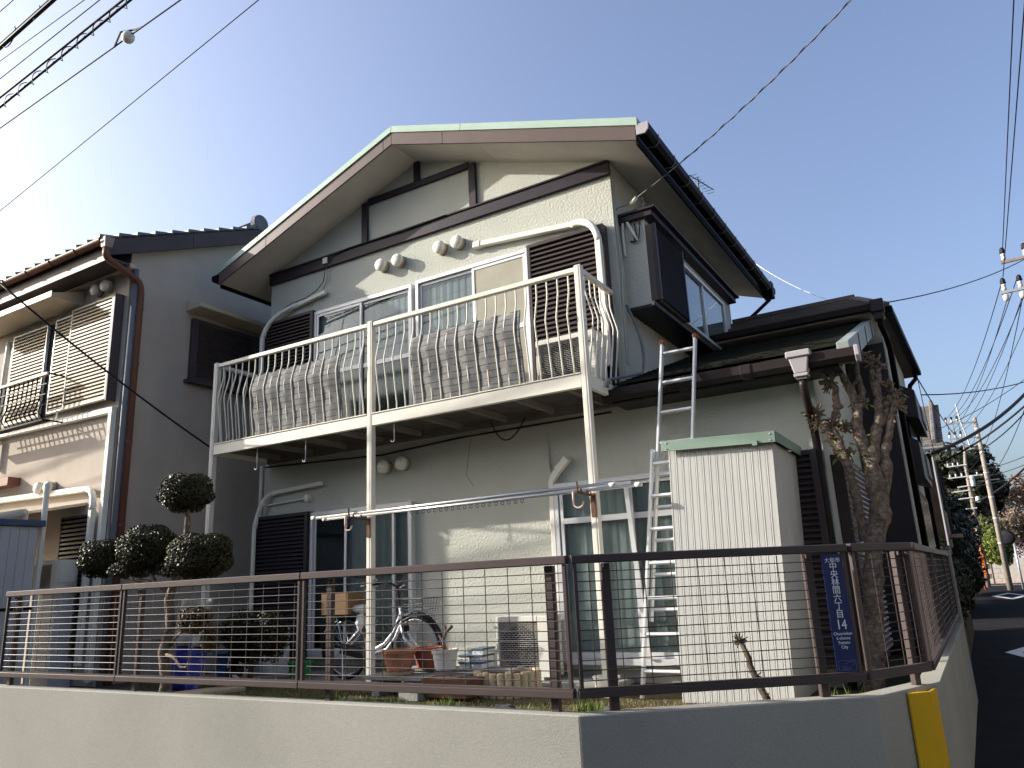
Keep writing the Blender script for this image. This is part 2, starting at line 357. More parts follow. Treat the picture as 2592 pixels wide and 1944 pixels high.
pipe_cover(H,[('flat',[(4.84,yw,2.30),(4.70,yw,2.17)],.085),('flat',[(4.705,yw,2.175),(4.628,yw,2.07)],.075),('flat',[(4.628,yw-.01,2.08),(4.625,yw-.01,.45)],.062)])
MB().tube([(4.59,-.012,2.62),(4.59,-.012,2.23),(4.62,-.02,2.15)],.009,6).build('conduit','stucco_flat',H)
box('junction_box','vent_white',H,1.11,1.20,-.07,-.001,5.575,5.665,bevel=.004)
MB().tube([(1.15,-.06,5.58),(1.14,-.05,5.40),(1.10,-.04,5.30),(.98,-.05,5.20),(.8,-.08,5.12),(.5,-.06,5.12),(.2,-.09,5.0)],.006,5).build('service_cable','cable',H)
MB().tube([(1.17,-.06,5.58),(1.18,-.03,5.36),(1.12,-.05,5.16),(.95,-.06,5.02),(.88,-.06,4.96)],.004,5).build('service_cable','cable_grey',H)
MB().tube([(1.22,-.06,5.57),(1.28,-.065,5.66),(1.6,-.066,5.69),(2.6,-.066,5.67),(3.3,-.066,5.69)],.008,5).build('service_cable','cable',H)
# downpipe and tidy cables by the left corner
MB().tube([(-.035,-.03,2.78),(-.035,-.03,.1)],.022,8).build('downpipe','white_plastic',H,smooth=True)
# conduits down the right corner
for dx,dy in ((.012,.03),(.012,.075)):
    MB().tube([(XR+dx,dy,5.6),(XR+dx,dy,4.95),(XR+dx+.02,dy+.02,4.3),(XR+dx,dy,3.9),(XR+dx,dy,3.25)],.009,6).build('conduit','stucco_flat',H)
MB().tube(bend((XR+.02,.11,3.95),(XR+.22,.14,3.45),(XR+.16,.05,3.12),10)+[(XR+.0,-.2,3.05),(XR-.02,-.45,2.98),(XR+.03,-.62,2.86)],.016,7).build('conduit','cable_grey',H,smooth=True)
# ---- bay window on the right side wall
BAY = box('bay_window','stucco',H,XR+.001,5.885,.18,3.60,3.93,4.955)
box('bay_roof','timber',BAY,XR+.002,6.00,.125,3.66,4.957,5.03,bevel=.006); box('bay_roof','timber',BAY,XR+.003,6.05,.10,3.68,5.0315,5.062,bevel=.004)
box('bay_floor','shutter_dark',BAY,XR+.002,5.93,.175,3.605,3.895,3.928)
box('bay_trim','stucco_flat',BAY,5.887,5.915,.165,3.61,3.905,3.95)
mat('bay_slat',(.075,.075,.095),.45,var=.1)
SB = box('shutter_box','shutter_brown',BAY,5.886,5.965,.18,1.16,3.955,4.875,bevel=.004)
s0 = None
for i in range(30):
    h = .86/30; z = 3.985
    if s0 is None: s0 = MB().prism([(5.967,z),(6.002,z+h*.2),(5.998,z+h*.50),(5.967,z+h*.50)],'y',.22,1.12).build('slat','bay_slat',SB)
    else: copy_part(s0,SB,(0,0,i*h))
box('box_frame','shutter_dark',SB,5.966,6.004,.18,.218,3.955,4.875); box('box_frame','shutter_dark',SB,5.966,6.004,1.122,1.16,3.955,4.875)
fw = MB()
fw.box(5.887,5.955,1.17,1.21,3.955,4.80).box(5.887,5.955,3.06,3.11,3.955,4.80).box(5.887,5.955,1.2102,3.0598,4.755,4.80).box(5.887,5.965,1.2102,3.0598,3.955,4.0)
BW = fw.build('bay_frame','alu',BAY,bevel=.003)
box('bay_blind','curtain_grey',BW,5.8865,5.889,1.211,2.1,4.001,4.754); box('bay_blind','curtain',BW,5.8865,5.889,2.101,3.059,4.001,4.754)
box('pane','glass',BW,5.915,5.919,1.211,2.12,4.001,4.754); box('pane','glass',BW,5.930,5.934,2.1,3.059,4.001,4.754)
box('sash_frame','alu',BW,5.912,5.94,2.08,2.13,4.001,4.754,bevel=.002)
# ---- lower wing roof with slate courses
Y0, Z0, S2 = -.36, 2.915, .345
LR = MB().prism([(Y0,Z0-.01),(2.85,Z0+S2*(2.85-Y0)-.01),(2.85,Z0+S2*(2.85-Y0)-.10),(Y0,Z0-.10)],'x',XR+.002,7.74).build('lower_roof','brown_metal',H)
MB().prism([(Y0,Z0-.01),(-.002,Z0+S2*(-.002-Y0)-.01),(-.002,Z0+S2*(-.002-Y0)-.10),(Y0,Z0-.10)],'x',5.50,XR+.0015).build('roof_tail','slate',LR)
nc = 19; dl = (2.82-Y0)/nc; c0 = None
for i in range(nc):
    y = Y0-.02+i*dl
    if c0 is None:
        zf = lambda yy: Z0+S2*(yy-Y0)
        c0 = MB().prism([(y,zf(y)+.018),(y,zf(y)+.038),(y+dl+.05,zf(y+dl+.05)+.003),(y+dl+.05,zf(y+dl+.05)-.003)],'x',XR+.003,7.742).build('roof_course','slate',LR)
    else: copy_part(c0,LR,(0,i*dl,i*dl*S2))
MB().prism([(y,Z0+S2*(y-Y0)+dz) for y,dz in ((Y0-.03,-.165),(2.85,-.165),(2.85,.045),(Y0-.03,.045))],'x',7.743,7.85).build('verge_board','verge_grey',LR,bevel=.006)
for y in (.55,1.45,2.35): MB().bar((7.852,y,Z0+S2*(y-Y0)-.16),(7.852,y,Z0+S2*(y-Y0)+.04),.004,.010,(1,0,0)).build('verge_seam','black_metal',LR)
box('eave_board','brown_metal',LR,5.55,7.74,Y0-.03,Y0-.003,2.735,2.895)
MB().prism([(Y0+.0,2.732),(0,2.732),(0,2.75),(Y0,2.75)],'x',5.56,7.74).build('soffit_panel','brown_metal',LR)
LG = MB().prism([(-0.375,2.755),(-0.450,2.745),(-0.490,2.785),(-0.495,2.860),(-0.480,2.860),(-0.473,2.800),(-0.445,2.763),(-0.385,2.770),(-0.385,2.860),(-0.375,2.860)],'x',5.50,7.91).build('gutter','brown_metal',LR)
MB().prism([(-0.370,2.740),(-0.455,2.732),(-0.503,2.780),(-0.507,2.870),(-0.370,2.870)],'x',7.89,7.925).build('gutter_cap','hopper',LG,bevel=.004)
MB().prism([(-0.370,2.740),(-0.455,2.732),(-0.503,2.780),(-0.507,2.870),(-0.370,2.870)],'x',5.49,5.52).build('gutter_cap','brown_metal',LG,bevel=.004)
for x in (6.28,6.9): MB().prism([(-0.370,2.742),(-0.455,2.735),(-0.500,2.781),(-0.504,2.867),(-0.370,2.867)],'x',x,x+.10).build('gutter_joint','brown_metal',LG,bevel=.004)
hy,hz = .12,-.02
HP = MB().box(7.325,7.535,-.66+hy,-.49+hy,2.865+hz,2.925+hz).build('hopper','hopper',LR,bevel=.008)
MB().add([(x,y+hy,z+hz) for x,y,z in ((7.345,-.645,2.864),(7.515,-.645,2.864),(7.515,-.50,2.864),(7.345,-.50,2.864),(7.375,-.625,2.72),(7.485,-.625,2.72),(7.485,-.515,2.72),(7.375,-.515,2.72))],[(3,2,1,0),(4,5,6,7),(0,1,5,4),(1,2,6,5),(2,3,7,6),(3,0,4,7)]).build('hopper_cup','hopper',HP,bevel=.008)
box('hopper_collar','hopper',HP,7.37,7.49,-.63+hy,-.51+hy,2.69+hz,2.719+hz,bevel=.004); box('hopper_neck','fascia',HP,7.385,7.475,-.615+hy,-.525+hy,2.665+hz,2.689+hz)
MB().tube([(7.43,-.45,2.65),(7.43,-.45,2.60)]+bend((7.43,-.45,2.60),(7.43,-.44,2.54),(7.425,-.34,2.46),6)+[(7.415,-.16,2.33)]+bend((7.415,-.16,2.33),(7.41,-.06,2.26),(7.41,-.055,2.10),6)+[(7.41,-.055,0.0)],.037,10).build('downpipe','brown_metal',LR,smooth=True)
for z in (1.9,1.0): MB().lathe([(.043,0),(.043,.05)],(7.41,-.055,z),10).build('pipe_clip','brown_metal',LR)
# ---- back wing
BK = MB().box(5.60,7.93,2.86,6.35,.1,4.05).build('back_wing','stucco',H)
box('shade_panel','shutter_dark',BK,7.47,7.925,2.79,2.855,.1,3.72,bevel=.004)  # dark sheet added in place of shade on the wall behind the tree
zr = lambda y: 4.10+.40*(y-2.50)
BR = MB().add([(5.7,2.50,4.065),(8.02,2.50,4.065),(8.10,6.7,4.065),(5.7,6.7,4.065),(5.7,4.6,zr(4.6)-.05),(7.50,4.6,zr(4.6)-.05)],[(3,2,1,0),(0,1,5,4),(1,2,5),(2,3,4,5),(0,4,3)]).build('back_roof','slate_brown',H)
k0 = 13; dl = 2.1/k0
for i in range(k0):
    y = 2.48+i*dl; xr = 8.04-(i+.5)/k0*.5
    MB().prism([(y,zr(y)+.012),(y,zr(y)+.032),(y+dl+.05,zr(y+dl+.05)+.000),(y+dl+.05,zr(y+dl+.05)-.01)],'x',5.7,xr).build('roof_course','slate_brown',BR)
MB().bar((5.7,4.6,zr(4.6)+.03),(7.55,4.6,zr(4.6)+.03),.16,.06).build('ridge_cap','slate_brown',BR); MB().bar((7.52,4.6,zr(4.6)+.02),(8.02,2.52,4.12),.14,.05).build('hip_cap','slate_brown',BR)
MB().prism([(2.40,4.05),(2.49,4.05),(2.49,4.13),(2.38,4.13)],'x',5.75,8.01).build('gutter','brown_metal',BR,bevel=.006)
MB().bar((8.06,2.60,4.08),(8.14,6.6,4.10),.09,.085).build('gutter','black_metal',BR,bevel=.006)
box('soffit_panel','soffit',BR,5.8,8.0,2.51,2.855,4.035,4.06)
box('hopper','brown_metal',BR,7.88,8.03,2.34,2.49,4.00,4.16,bevel=.01); box('hopper','brown_metal',BR,7.90,8.01,2.36,2.47,3.90,3.998,bevel=.01)
MB().tube([(7.96,2.42,3.92),(7.96,2.44,3.84),(7.98,2.7,3.76),(7.985,2.95,3.66),(7.985,2.98,0.0)],.036,8).build('downpipe','black_metal',BR,smooth=True)
MB().tube([(8.10,6.3,4.1),(8.10,6.3,3.95),(8.0,6.3,3.85),(7.975,6.3,3.75),(7.975,6.3,0)],.036,8).build('downpipe','black_metal',BR,smooth=True)
MB().tube([(7.96,3.35,3.9),(7.96,3.35,0)],.025,8).build('conduit','stucco_flat',BK)
for y0,y1,z0,z1,xx in ((3.3,5.0,2.05,2.62,8.10),(4.2,6.2,2.95,3.45,8.12)):
    b = MB().prism([(7.932,z0+.06),(xx,z0),(xx,z1-.1),(7.932,z1)],'y',y0,y1).build('window_hood','shutter_dark',BK,bevel=.006)
    box('hood_face','cable_grey',b,xx+.001,xx+.02,y0+.9,y1-.1,z0+.1,z1-.18)
for y0,y1,z0,z1 in ((3.7,5.6,.4,1.95),(4.4,6.0,2.3,2.95)):
    b = box('side_window','black_metal',BK,7.932,7.98,y0,y1,z0,z1,bevel=.004)
    for i in range(3): box('pane','glass_frost',b,7.981,7.985,y0+.06+(y1-y0-.1)/3*i,y0+(y1-y0-.1)/3*(i+1)+.02,z0+.06,z1-.06)
# side wall of the wing: louvred shutter
sw = MB().box(7.452,7.56,.32,1.75,.15,2.06).build('shutter_box','shutter_brown',H,bevel=.004); s0 = None
for i in range(34):
    h = 1.8/34; z = .2
    if s0 is None: s0 = MB().prism([(7.562,z),(7.60,z+h*.3),(7.594,z+h*.62),(7.562,z+h*.62)],'y',.37,1.70).build('slat','hopper',sw)
    else: copy_part(s0,sw,(0,0,i*h))
# ---- service drop fittings on the bay roof
INS = Vector((5.80,.11,5.16))
MB().tube([(XR+.0,.06,5.10),(XR+.05,.08,5.13),tuple(INS)],.007,5).build('insulator_hook','cable_grey',H)
MB().tube([INS+Vector((-.03,0,-.02)),INS,INS+Vector((.05,-.01,.045))],[.022,.03,.02],10).build('insulator','vent_white',H,smooth=True)
for k,(dx,zb) in enumerate(((.05,4.72),(.10,4.70),(.16,4.72))):
    p = INS+Vector((dx*.7,0,.03)); q = Vector((5.66+dx,.165,4.98)); MB().tube([p,p+Vector((.01,.02,-.07)),q],.006,5).build('drop_tail','cable_grey',H)
    MB().tube([q,q+Vector((.01,0,-.07))],.011,6).build('cable_joint','fascia',H)
    MB().tube(bend(q+Vector((.01,0,-.07)),(5.80+dx*.3,.12,4.62),(5.70+dx*.1,.165,4.72),8),.007,5).build('drop_tail','cable',H)
MB().tube(bend((XR+.04,.16,4.55),(XR+.02,.15,5.08),(XR+.09,.15,4.98),8)+[(XR+.16,.15,4.82),(XR+.21,.15,4.70)],.017,8).build('conduit','white_plastic',H,smooth=True)
# ================================================================ balcony
B = thing('balcony', 'white aluminium balcony with bowed bars on three tall posts in front of the upper windows', 'balcony', (2.81,-.47,0))
XB = [.0815,2.8115,5.5415]; YB = -.945
for x in XB:
    p = MB().box(x-.036,x+.036,YB-.036,YB+.036,-.05,4.075).build('post','rail_cream',B,bevel=.004)
    MB().box(x-.012,x+.012,YB-.0395,YB-.037,.02,4.07).build('post_groove','rail_cream',p)
for a,b in ((0,1),(1,2)):
    box('front_beam','rail_cream',B,XB[a]+.037,XB[b]-.037,YB-.032,YB+.02,2.806,2.94,bevel=.005)
    box('beam_lip','rail_cream',B,XB[a]+.037,XB[b]-.037,YB-.042,YB+.03,2.9415,2.956,bevel=.003)
    box('top_rail','rail_cream',B,XB[a]+.037,XB[b]-.037,YB-.028,YB+.028,4.005,4.06,bevel=.008)
for x in (XB[0],XB[2]):
    box('side_beam','rail_cream',B,x-.026,x+.026,YB+.038,-.004,2.806,2.94,bevel=.005)
    box('top_rail','rail_cream',B,x-.027,x+.027,YB+.038,-.14 if x > 3 else -.17,4.005,4.06,bevel=.008)
# bowed bars
prof = [(0,4.004),(0,3.85),(-.006,3.81),(-.060,3.60),(-.069,3.55),(-.064,3.50),(-.003,3.08),(.004,3.03),(.004,2.957)]
b0 = None; NB = 21
for a in (0,1):
    sp = (XB[a+1]-XB[a])/(NB+1)
    for i in range(1,NB+1):
        x = XB[a]+sp*i
        if b0 is None: b0 = MB().tube([(x,YB+y,z) for y,z in prof],.0088,8).build('bar','rail_cream',B,smooth=True); xb0 = x
        else: copy_part(b0,B,(x-xb0,0,0))
s0 = s1 = None
for i in range(6):
    y = YB+.12+i*.125
    if s0 is None:
        s0 = MB().tube([(XB[0]+dy,y,z) for dy,z in prof],.0088,8).build('bar','rail_cream',B,smooth=True); s1 = MB().tube([(XB[2]-dy,y,z) for dy,z in prof],.0088,8).build('bar','rail_cream',B,smooth=True)
    else: copy_part(s0,B,(0,i*.125,0)); copy_part(s1,B,(0,i*.125,0))
# deck
pl = None
for i in range(9):
    y = YB+.03+i*.098
    if pl is None: pl = box('deck_plank','deck',B,XB[0]+.04,XB[2]-.04,y,y+.088,2.885,2.91)
    else: copy_part(pl,B,(0,i*.098,0))
j0 = None
for i in range(9):
    x = XB[0]+.25+i*.62
    if j0 is None: j0 = box('joist','joist',B,x,x+.045,YB+.022,-.06,2.815,2.884)
    else: copy_part(j0,B,(i*.62,0,0))
box('wall_beam','joist',B,XB[0],XB[2],-.058,-.003,2.79,2.88)
MB().tube([(.1,-.08,2.74),(1.2,-.06,2.70),(2.2,-.05,2.66),(3.4,-.05,2.72),(5.4,-.06,2.73)],.012,6).build('cable_run','cable',B)
MB().tube(bend((4.02,-.3,2.80),(4.22,-.35,2.30),(4.42,-.2,2.80),12),.008,5).build('loose_cable','cable',B)
MB().tube([(3.62,-.1,2.76),(3.58,-.12,2.45),(3.53,-.1,2.25),(3.60,-.06,2.12)],.003,4).build('loose_cable','cable_grey',B)
# hooks under the balcony
for i,(x,z,ln) in enumerate(((.88,2.82,.26),(1.73,2.82,.26),(3.11,2.82,.20))):
    lab = ('thin hanging hook under the left end of the balcony','hanging hook under the balcony between left and middle posts','short hanging hook just right of the middle balcony post')[i]
    h = MB().tube([(x,-.90,z),(x,-.90,z-ln)]+arc((x-.022+.0,-.90,z-ln),.022,0,-PI*1.05,7),.0055,6)
    tag(h.build('hook','alu',None,smooth=True),lab,'hook','hooks under the balcony')
# woven reed mats threaded through the bars
mm = mat('reed_mat',(0.195,0.192,0.182),0.9,var=0.22,vscale=9,grain=.12,gscale=200,spec=.15)
t = mm.node_tree; N = t.nodes; L = t.links
p = N['Principled BSDF']; old = p.inputs['Base Color'].links[0].from_socket
geo = N.new('ShaderNodeNewGeometry'); sp = N.new('ShaderNodeSeparateXYZ'); L.new(geo.outputs['Position'],sp.inputs[0])
ns = N.new('ShaderNodeTexNoise'); ns.inputs['Scale'].default_value = 14; L.new(geo.outputs['Position'],ns.inputs[0])
def mth(op,a,b=None):
    n = N.new('ShaderNodeMath'); n.operation = op
    for i,q in enumerate((a,b)):
        if q is None: continue
        if isinstance(q,(int,float)): n.inputs[i].default_value = q
        else: L.new(q,n.inputs[i])
    return n.outputs[0]
zz = mth('ADD',sp.outputs[2],mth('MULTIPLY',ns.outputs[0],.012)); fr = mth('FRACT',mth('MULTIPLY',zz,1/.072)); ln = mth('MULTIPLY',mth('LESS_THAN',fr,.14),mth('GREATER_THAN',ns.outputs[0],.40))
mx = N.new('ShaderNodeMix'); mx.data_type = 'RGBA'; mx.inputs[7].default_value = (.05,.048,.052,1); L.new(mth('MULTIPLY',ln,.8),mx.inputs[0]); L.new(old,mx.inputs[6]); L.new(mx.outputs[2],p.inputs['Base Color'])
def mat_sheet(x0,x1,ztop,label,seed):
    rnd = random.Random(seed); nx, nz = 60, 24; vs = []; fs = []
    sp = 2.73/22; base = XB[0] if x0 < 2.8 else XB[1]
    def py(z):
        for (ya,za),(yb,zb) in zip(prof,prof[1:]):
            if zb <= z <= za: return ya+(yb-ya)*(za-z)/max(za-zb,1e-6)
        return prof[-1][0]
    for k in range(nz+1):
        for i in range(nx+1):
            x = x0+(x1-x0)*i/nx; u = (x-base)/sp
            zt = ztop+.012*math.cos(PI*u); z = 2.962+(zt-2.962)*k/nz
            off = .0085*(1-2*abs((u+1000) % 2-1))*-1                              # behind one bar, in front of the next
            vs.append((x+rnd.uniform(-.001,.001),YB+py(min(z,3.99))+off+.004*math.sin(z*19+x*7)+rnd.uniform(-.0015,.0015),z))
    for k in range(nz):
        for i in range(nx): a = k*(nx+1)+i; fs.append((a,a+1,a+nx+2,a+nx+1))
    o = MB().add(vs,fs).build('reed_mat','reed_mat',None,smooth=True,soup=True)
    m = o.modifiers.new('thick','SOLIDIFY'); m.thickness = .005
    return tag(o,label,'mat','mats woven through the balcony bars')
mat_sheet(.84,2.37,3.755,'grey-brown woven mat threaded through the bars of the left half of the balcony',1)
mat_sheet(3.44,4.86,3.745,'grey-brown woven mat threaded through the bars of the right half of the balcony',2)
# ---- air conditioning outdoor units
mat('ac_body',(0.60,0.58,0.51),0.45,var=0.06,dirt=0.18,dcol=(0.3,0.26,0.18),streak=True); mat('ac_grille',(0.34,0.33,0.30),0.5,var=0.1); mat('fan_dark',(0.018,0.018,0.02),0.6,var=.1)
def ac_unit(x0,x1,yf,yb,z0,z1,label,logo=False,cat='air conditioner'):
    A = thing('air_conditioner',label,cat,((x0+x1)/2,(yf+yb)/2,z0),'air conditioning outdoor units')
    gx0,gx1,gz0,gz1 = x0+.035,x0+(x1-x0)*.79,z0+.06,z1-.055
    b = MB(); b.box(x0,x1,yf+.03,yb,z0+.03,z1)                                     # body behind the face
    b.box(x0,gx0,yf,yf+.0298,z0+.03,z1).box(gx1,x1,yf,yf+.0298,z0+.03,z1).box(gx0+.0002,gx1-.0002,yf,yf+.0298,gz1,z1).box(gx0+.0002,gx1-.0002,yf,yf+.0298,z0+.03,gz0)
    b.build('casing','ac_body',A,bevel=.006)
    cx,cz,r = (gx0+gx1)/2,(gz0+gz1)/2,min(gx1-gx0,gz1-gz0)/2*.93
    MB().box(gx0,gx1,yf+.0285,yf+.0295,gz0,gz1).build('coil','vent_side',A); MB().lathe([(r,yf+.020),(r,yf+.027),(.001,yf+.0275)],(cx,0,cz),28,'y').build('fan_opening','fan_dark',A)
    fan = MB()
    for k in range(3):
        a = 2*PI*k/3+.4; c,s = math.cos(a),math.sin(a); fan.bar((cx+.03*c,yf+.017,cz+.03*s),(cx+r*.9*c,yf+.019,cz+r*.9*s),.004,r*.55,(-s,.25,c))
    fan.lathe([(.05,yf+.012),(.055,yf+.02)],(cx,0,cz),14,'y'); fan.build('fan','fan_dark',A)
    gr = MB(); n = int((gz1-gz0)/.020)
    for i in range(n+1): z = gz0+(gz1-gz0)*i/n; gr.box(gx0,gx1,yf-.003,yf+.001,z-.0024,z+.0024)
    for i in range(10):
        for k in range(n):
            x = gx0+(gx1-gx0)*(i+.5*(k % 2))/10; z = gz0+(gz1-gz0)*k/n
            gr.box(x-.0014,x+.0014,yf-.002,yf+.003,z,z+(gz1-gz0)/n)
    gr.build('grille','ac_grille',A)
    for x in (x0+.1,x1-.14): box('foot','ac_body',A,x,x+.06,yf-.01,yb+.01,z0,z0+.03)
    s = box('side_panel','ac_body',A,x1+.0005,x1+.012,yf+.05,yb-.03,z0+.12,z1-.12,bevel=.004)
    for i in range(4): box('pipe_valve','alu',A,x1+.0125,x1+.03,yf+.12+.03*i,yf+.13+.03*i,z0+.08,z0+.1)
    if logo:
        mat('print_black',(.02,.02,.02),.5,var=0)
        textmesh('lettering','National',.042,'print_black',A,Matrix.Translation((gx1+.075,yf-.003,z1-.12)) @ Matrix.Rotation(R(90),4,'X'))
        for i in range(5): box('panel_seam','ac_grille',A,gx1+.012,x1-.012,yf-.0015,yf-.0005,z1-.18-.075*i,z1-.174-.075*i)
    return A
ac_unit(4.73,5.44,-.45,-.17,2.915,3.56,'cream air conditioning unit standing on the balcony below the brown shutter',True)
ac_unit(4.05,4.68,-.40,-.12,.05,.67,'cream air conditioning unit on the ground against the sunlit lower wall')
# ================================================================ ground, road, retaining wall
mat('asphalt',(.018,.018,.020),.92,bump=.4,bscale=180,bdist=.004,var=.18,vscale=1.5,grain=.25,gscale=160,spec=.1)
mat('soil',(.085,.068,.042),.95,bump=.6,bscale=35,bdist=.03,var=.3,vscale=5,dirt=.5,dcol=(.10,.11,.04),spec=.1)
mat('road_paint',(.62,.62,.60),.7,var=.15,vscale=6,dirt=.4,dcol=(.2,.2,.2))
mat('road_red',(.20,.055,.045),.9,var=.2)
mat('wall_paint',(.295,.288,.25),.9,bump=.5,bscale=150,bdist=.004,var=.09,vscale=1.1,dirt=.28,dcol=(.28,.275,.24),spec=.2,detail=2,grain=.07,gscale=90)
struct(MB().add([(-400,-400,ROAD),(400,-400,ROAD),(400,600,ROAD),(-400,600,ROAD)],[(0,1,2,3)]).build('road','asphalt',None))
WT = .33
wo = [(-9,-3.728),(6.645,-3.728),(7.932,-2.767),(8.206,-2.107),(8.215,3.35)]
wi = [(-9,-3.60),(6.60,-3.60),(7.835,-2.675),(8.08,-2.09),(8.085,3.35)]
RW = MB().prism(wo+wi[::-1],'z',ROAD-.2,WT).build('retaining_wall','wall_paint',None,bevel=.006)
tag(RW,'pale grey rendered retaining wall running along the street below the brown fence','wall')
struct(MB().prism([(-9,-3.61),(6.6,-3.61),(7.84,-2.68),(8.09,-2.1),(8.095,14),(-9,14)],'z',ROAD-.15,0.0).build('yard','soil',None))
struct(MB().box(-.2,5.4,-1.0,.02,-.1,.05).build('paving','concrete',None,bevel=.01))
def diamond(cx,cy,hw,hl,t):
    o = [(cx-hw,cy),(cx,cy-hl),(cx+hw,cy),(cx,cy+hl)]; s = 1-t
    i = [(cx-hw*s,cy),(cx,cy-hl*s),(cx+hw*s,cy),(cx,cy+hl*s)]; z = ROAD+.004
    return MB().add([(x,y,z) for x,y in o+i],[(k,(k+1)%4,(k+1)%4+4,k+4) for k in range(4)])
for cy,lb in ((9.1,'white diamond road marking nearest the side wall'),(36,'white diamond road marking farther up the street')):
    o = diamond(9.35,cy,.75,2.4 if cy < 20 else 4.2,.34).build('road_marking','road_paint',None,soup=True); struct(o)
struct(MB().add([(8.25,56,ROAD+.004),(12,56,ROAD+.004),(12,56.5,ROAD+.004),(8.25,56.5,ROAD+.004)],[(0,1,2,3)]).build('road_marking','road_paint',None,soup=True))
struct(MB().add([(8.3,60,ROAD+.004),(14,60,ROAD+.004),(14,90,ROAD+.004),(8.3,90,ROAD+.004)],[(0,1,2,3)]).build('road_surface','road_red',None,soup=True))
# ================================================================ mesh fence on the retaining wall
mat('fence_brown',(.066,.050,.047),.42,var=.08,spec=.5); mat('fence_dark',(.10,.078,.076),.45,var=.1)
FZ0,FZ1 = .404,1.131
def fence(label,p,q,posts,seams,nv_off=.076,cat='fence'):
    p = Vector((*p,0)); q = Vector((*q,0)); d = (q-p); Ln = d.length; d.normalize(); n = Vector((d.y,-d.x,0))
    F = thing('fence',label,cat,((p.x+q.x)/2,(p.y+q.y)/2,WT),'brown mesh fence sections on the wall')
    at = lambda s,z,o=0: p+d*s+n*o+Vector((0,0,z))
    cuts = [0]+seams+[Ln]
    for a,b in zip(cuts,cuts[1:]):
        a2,b2 = a+.0015,b-.0015
        MB().bar(at(a2,1.108),at(b2,1.108),.048,.046).build('top_rail','fence_brown',F,bevel=.005)
        MB().bar(at(a2,.424),at(b2,.424),.044,.040).build('bottom_rail','fence_brown',F,bevel=.004)
        MB().bar(at(a2,.449,.004),at(b2,.449,.004),.030,.009).build('bottom_lip','fence_brown',F)
        for s in (a+.022,b-.022): MB().bar(at(s,.446),at(s,1.084),.020,.024,n).build('stile','fence_brown',F,bevel=.002)
        for i in range(12): z = 1.040-.0502*i; MB().tube([at(a+.022,z),at(b-.022,z)],.0028,5).build('wire','fence_brown',F)
        k = int((b-a-.08)/.152); 
        for i in range(k+1):
            s = a+(b-a-k*.152)/2+i*.152; MB().tube([at(s,.448,-.006),at(s,1.083,-.006)],.0028,5).build('wire','fence_brown',F)
    for s in posts:
        o = MB().bar(at(s,WT-.03,-.052),at(s,1.083,-.052),.050,.036,n).build('post','fence_brown',F,bevel=.004)
        MB().bar(at(s,1.06,-.028),at(s,1.08,-.028),.03,.02,n).build('bracket','fence_brown',o)
    return F
fence('long brown mesh fence section on the wall in front of the yard',(.909,-3.688),(6.612,-3.688),[.10,1.90,3.92,5.56],[1.74,3.71])
fence('short brown mesh fence section carrying the blue address plate at the angled corner',(6.624,-3.683),(7.886,-2.745),[.20,1.36],[])
fence('narrow brown mesh fence panel just right of the blue address plate',(7.897,-2.733),(8.168,-2.236),[.50],[])
fence('brown mesh fence section receding along the side street to the grey pillar',(8.176,-2.215),(8.178,3.18),[1.2,3.2,5.0],[2.0,4.0])
tag(box('gate_pillar','concrete',None,8.08,8.22,3.2,3.42,-.6,1.16,bevel=.01),'grey concrete pillar at the far end of the side fence','pillar')
# ---- blue address plate
mat('sign_blue',(.012,.022,.085),.35,var=.05); mat('sign_white',(.72,.74,.78),.5,var=0); mat('sign_line',(.10,.14,.24),.5,var=0)
SD = Vector((1.262,.938,0)).normalized(); SN = Vector((SD.y,-SD.x,0)); SP = Vector((7.809,-2.803,0))+SN*.012
SG = thing('address_plate','narrow dark blue street address plate with white lettering fixed to the mesh fence','sign',(SP.x,SP.y,.457))
MB().bar(SP+Vector((0,0,.457)),SP+Vector((0,0,1.077)),.122,.004,SD.cross(Vector((0,0,1)))).build('plate','sign_blue',SG,bevel=.001)
def signM(x,z): 
    o = SP+SN*.0036+SD*x; return Matrix(((SD.x,0,SN.x,o.x),(SD.y,0,SN.y,o.y),(0,1,0,z),(0,0,0,1)))
textmesh('lettering','大和市',.030,'sign_white',SG,signM(0,1.042),spacing=1.05)
for i,ch in enumerate('中央林間六丁目'): textmesh('lettering',ch,.047,'sign_white',SG,signM(.0,1.008-i*.0425))
textmesh('lettering','14',.074,'sign_white',SG,signM(.0,.698),sx=.85)
for i,tx in enumerate(('Chuorinkan','6-chome','Yamato','City')): textmesh('lettering',tx,.0225,'sign_white',SG,signM(0,.653-i*.0232))
mp = MB()
def sline(a,b,w=.0015): mp.bar(SP+SN*.0032+SD*a[0]+Vector((0,0,a[1])),SP+SN*.0032+SD*b[0]+Vector((0,0,b[1])),w,.001,SN)
for a,b in (((-.05,.515),(.05,.515)),((-.05,.465),(.05,.465)),((-.05,.465),(-.05,.515)),((.05,.465),(.05,.515)),((-.03,.47),(-.01,.488)),((-.015,.466),(.005,.484)),((.0,.464),(.02,.480)),((-.04,.478),(.01,.466)),((-.032,.486),(.018,.474)),((-.01,.50),(.04,.512)),((.02,.48),(.045,.505))): sline(a,b)
mp.build('map','sign_line',SG)
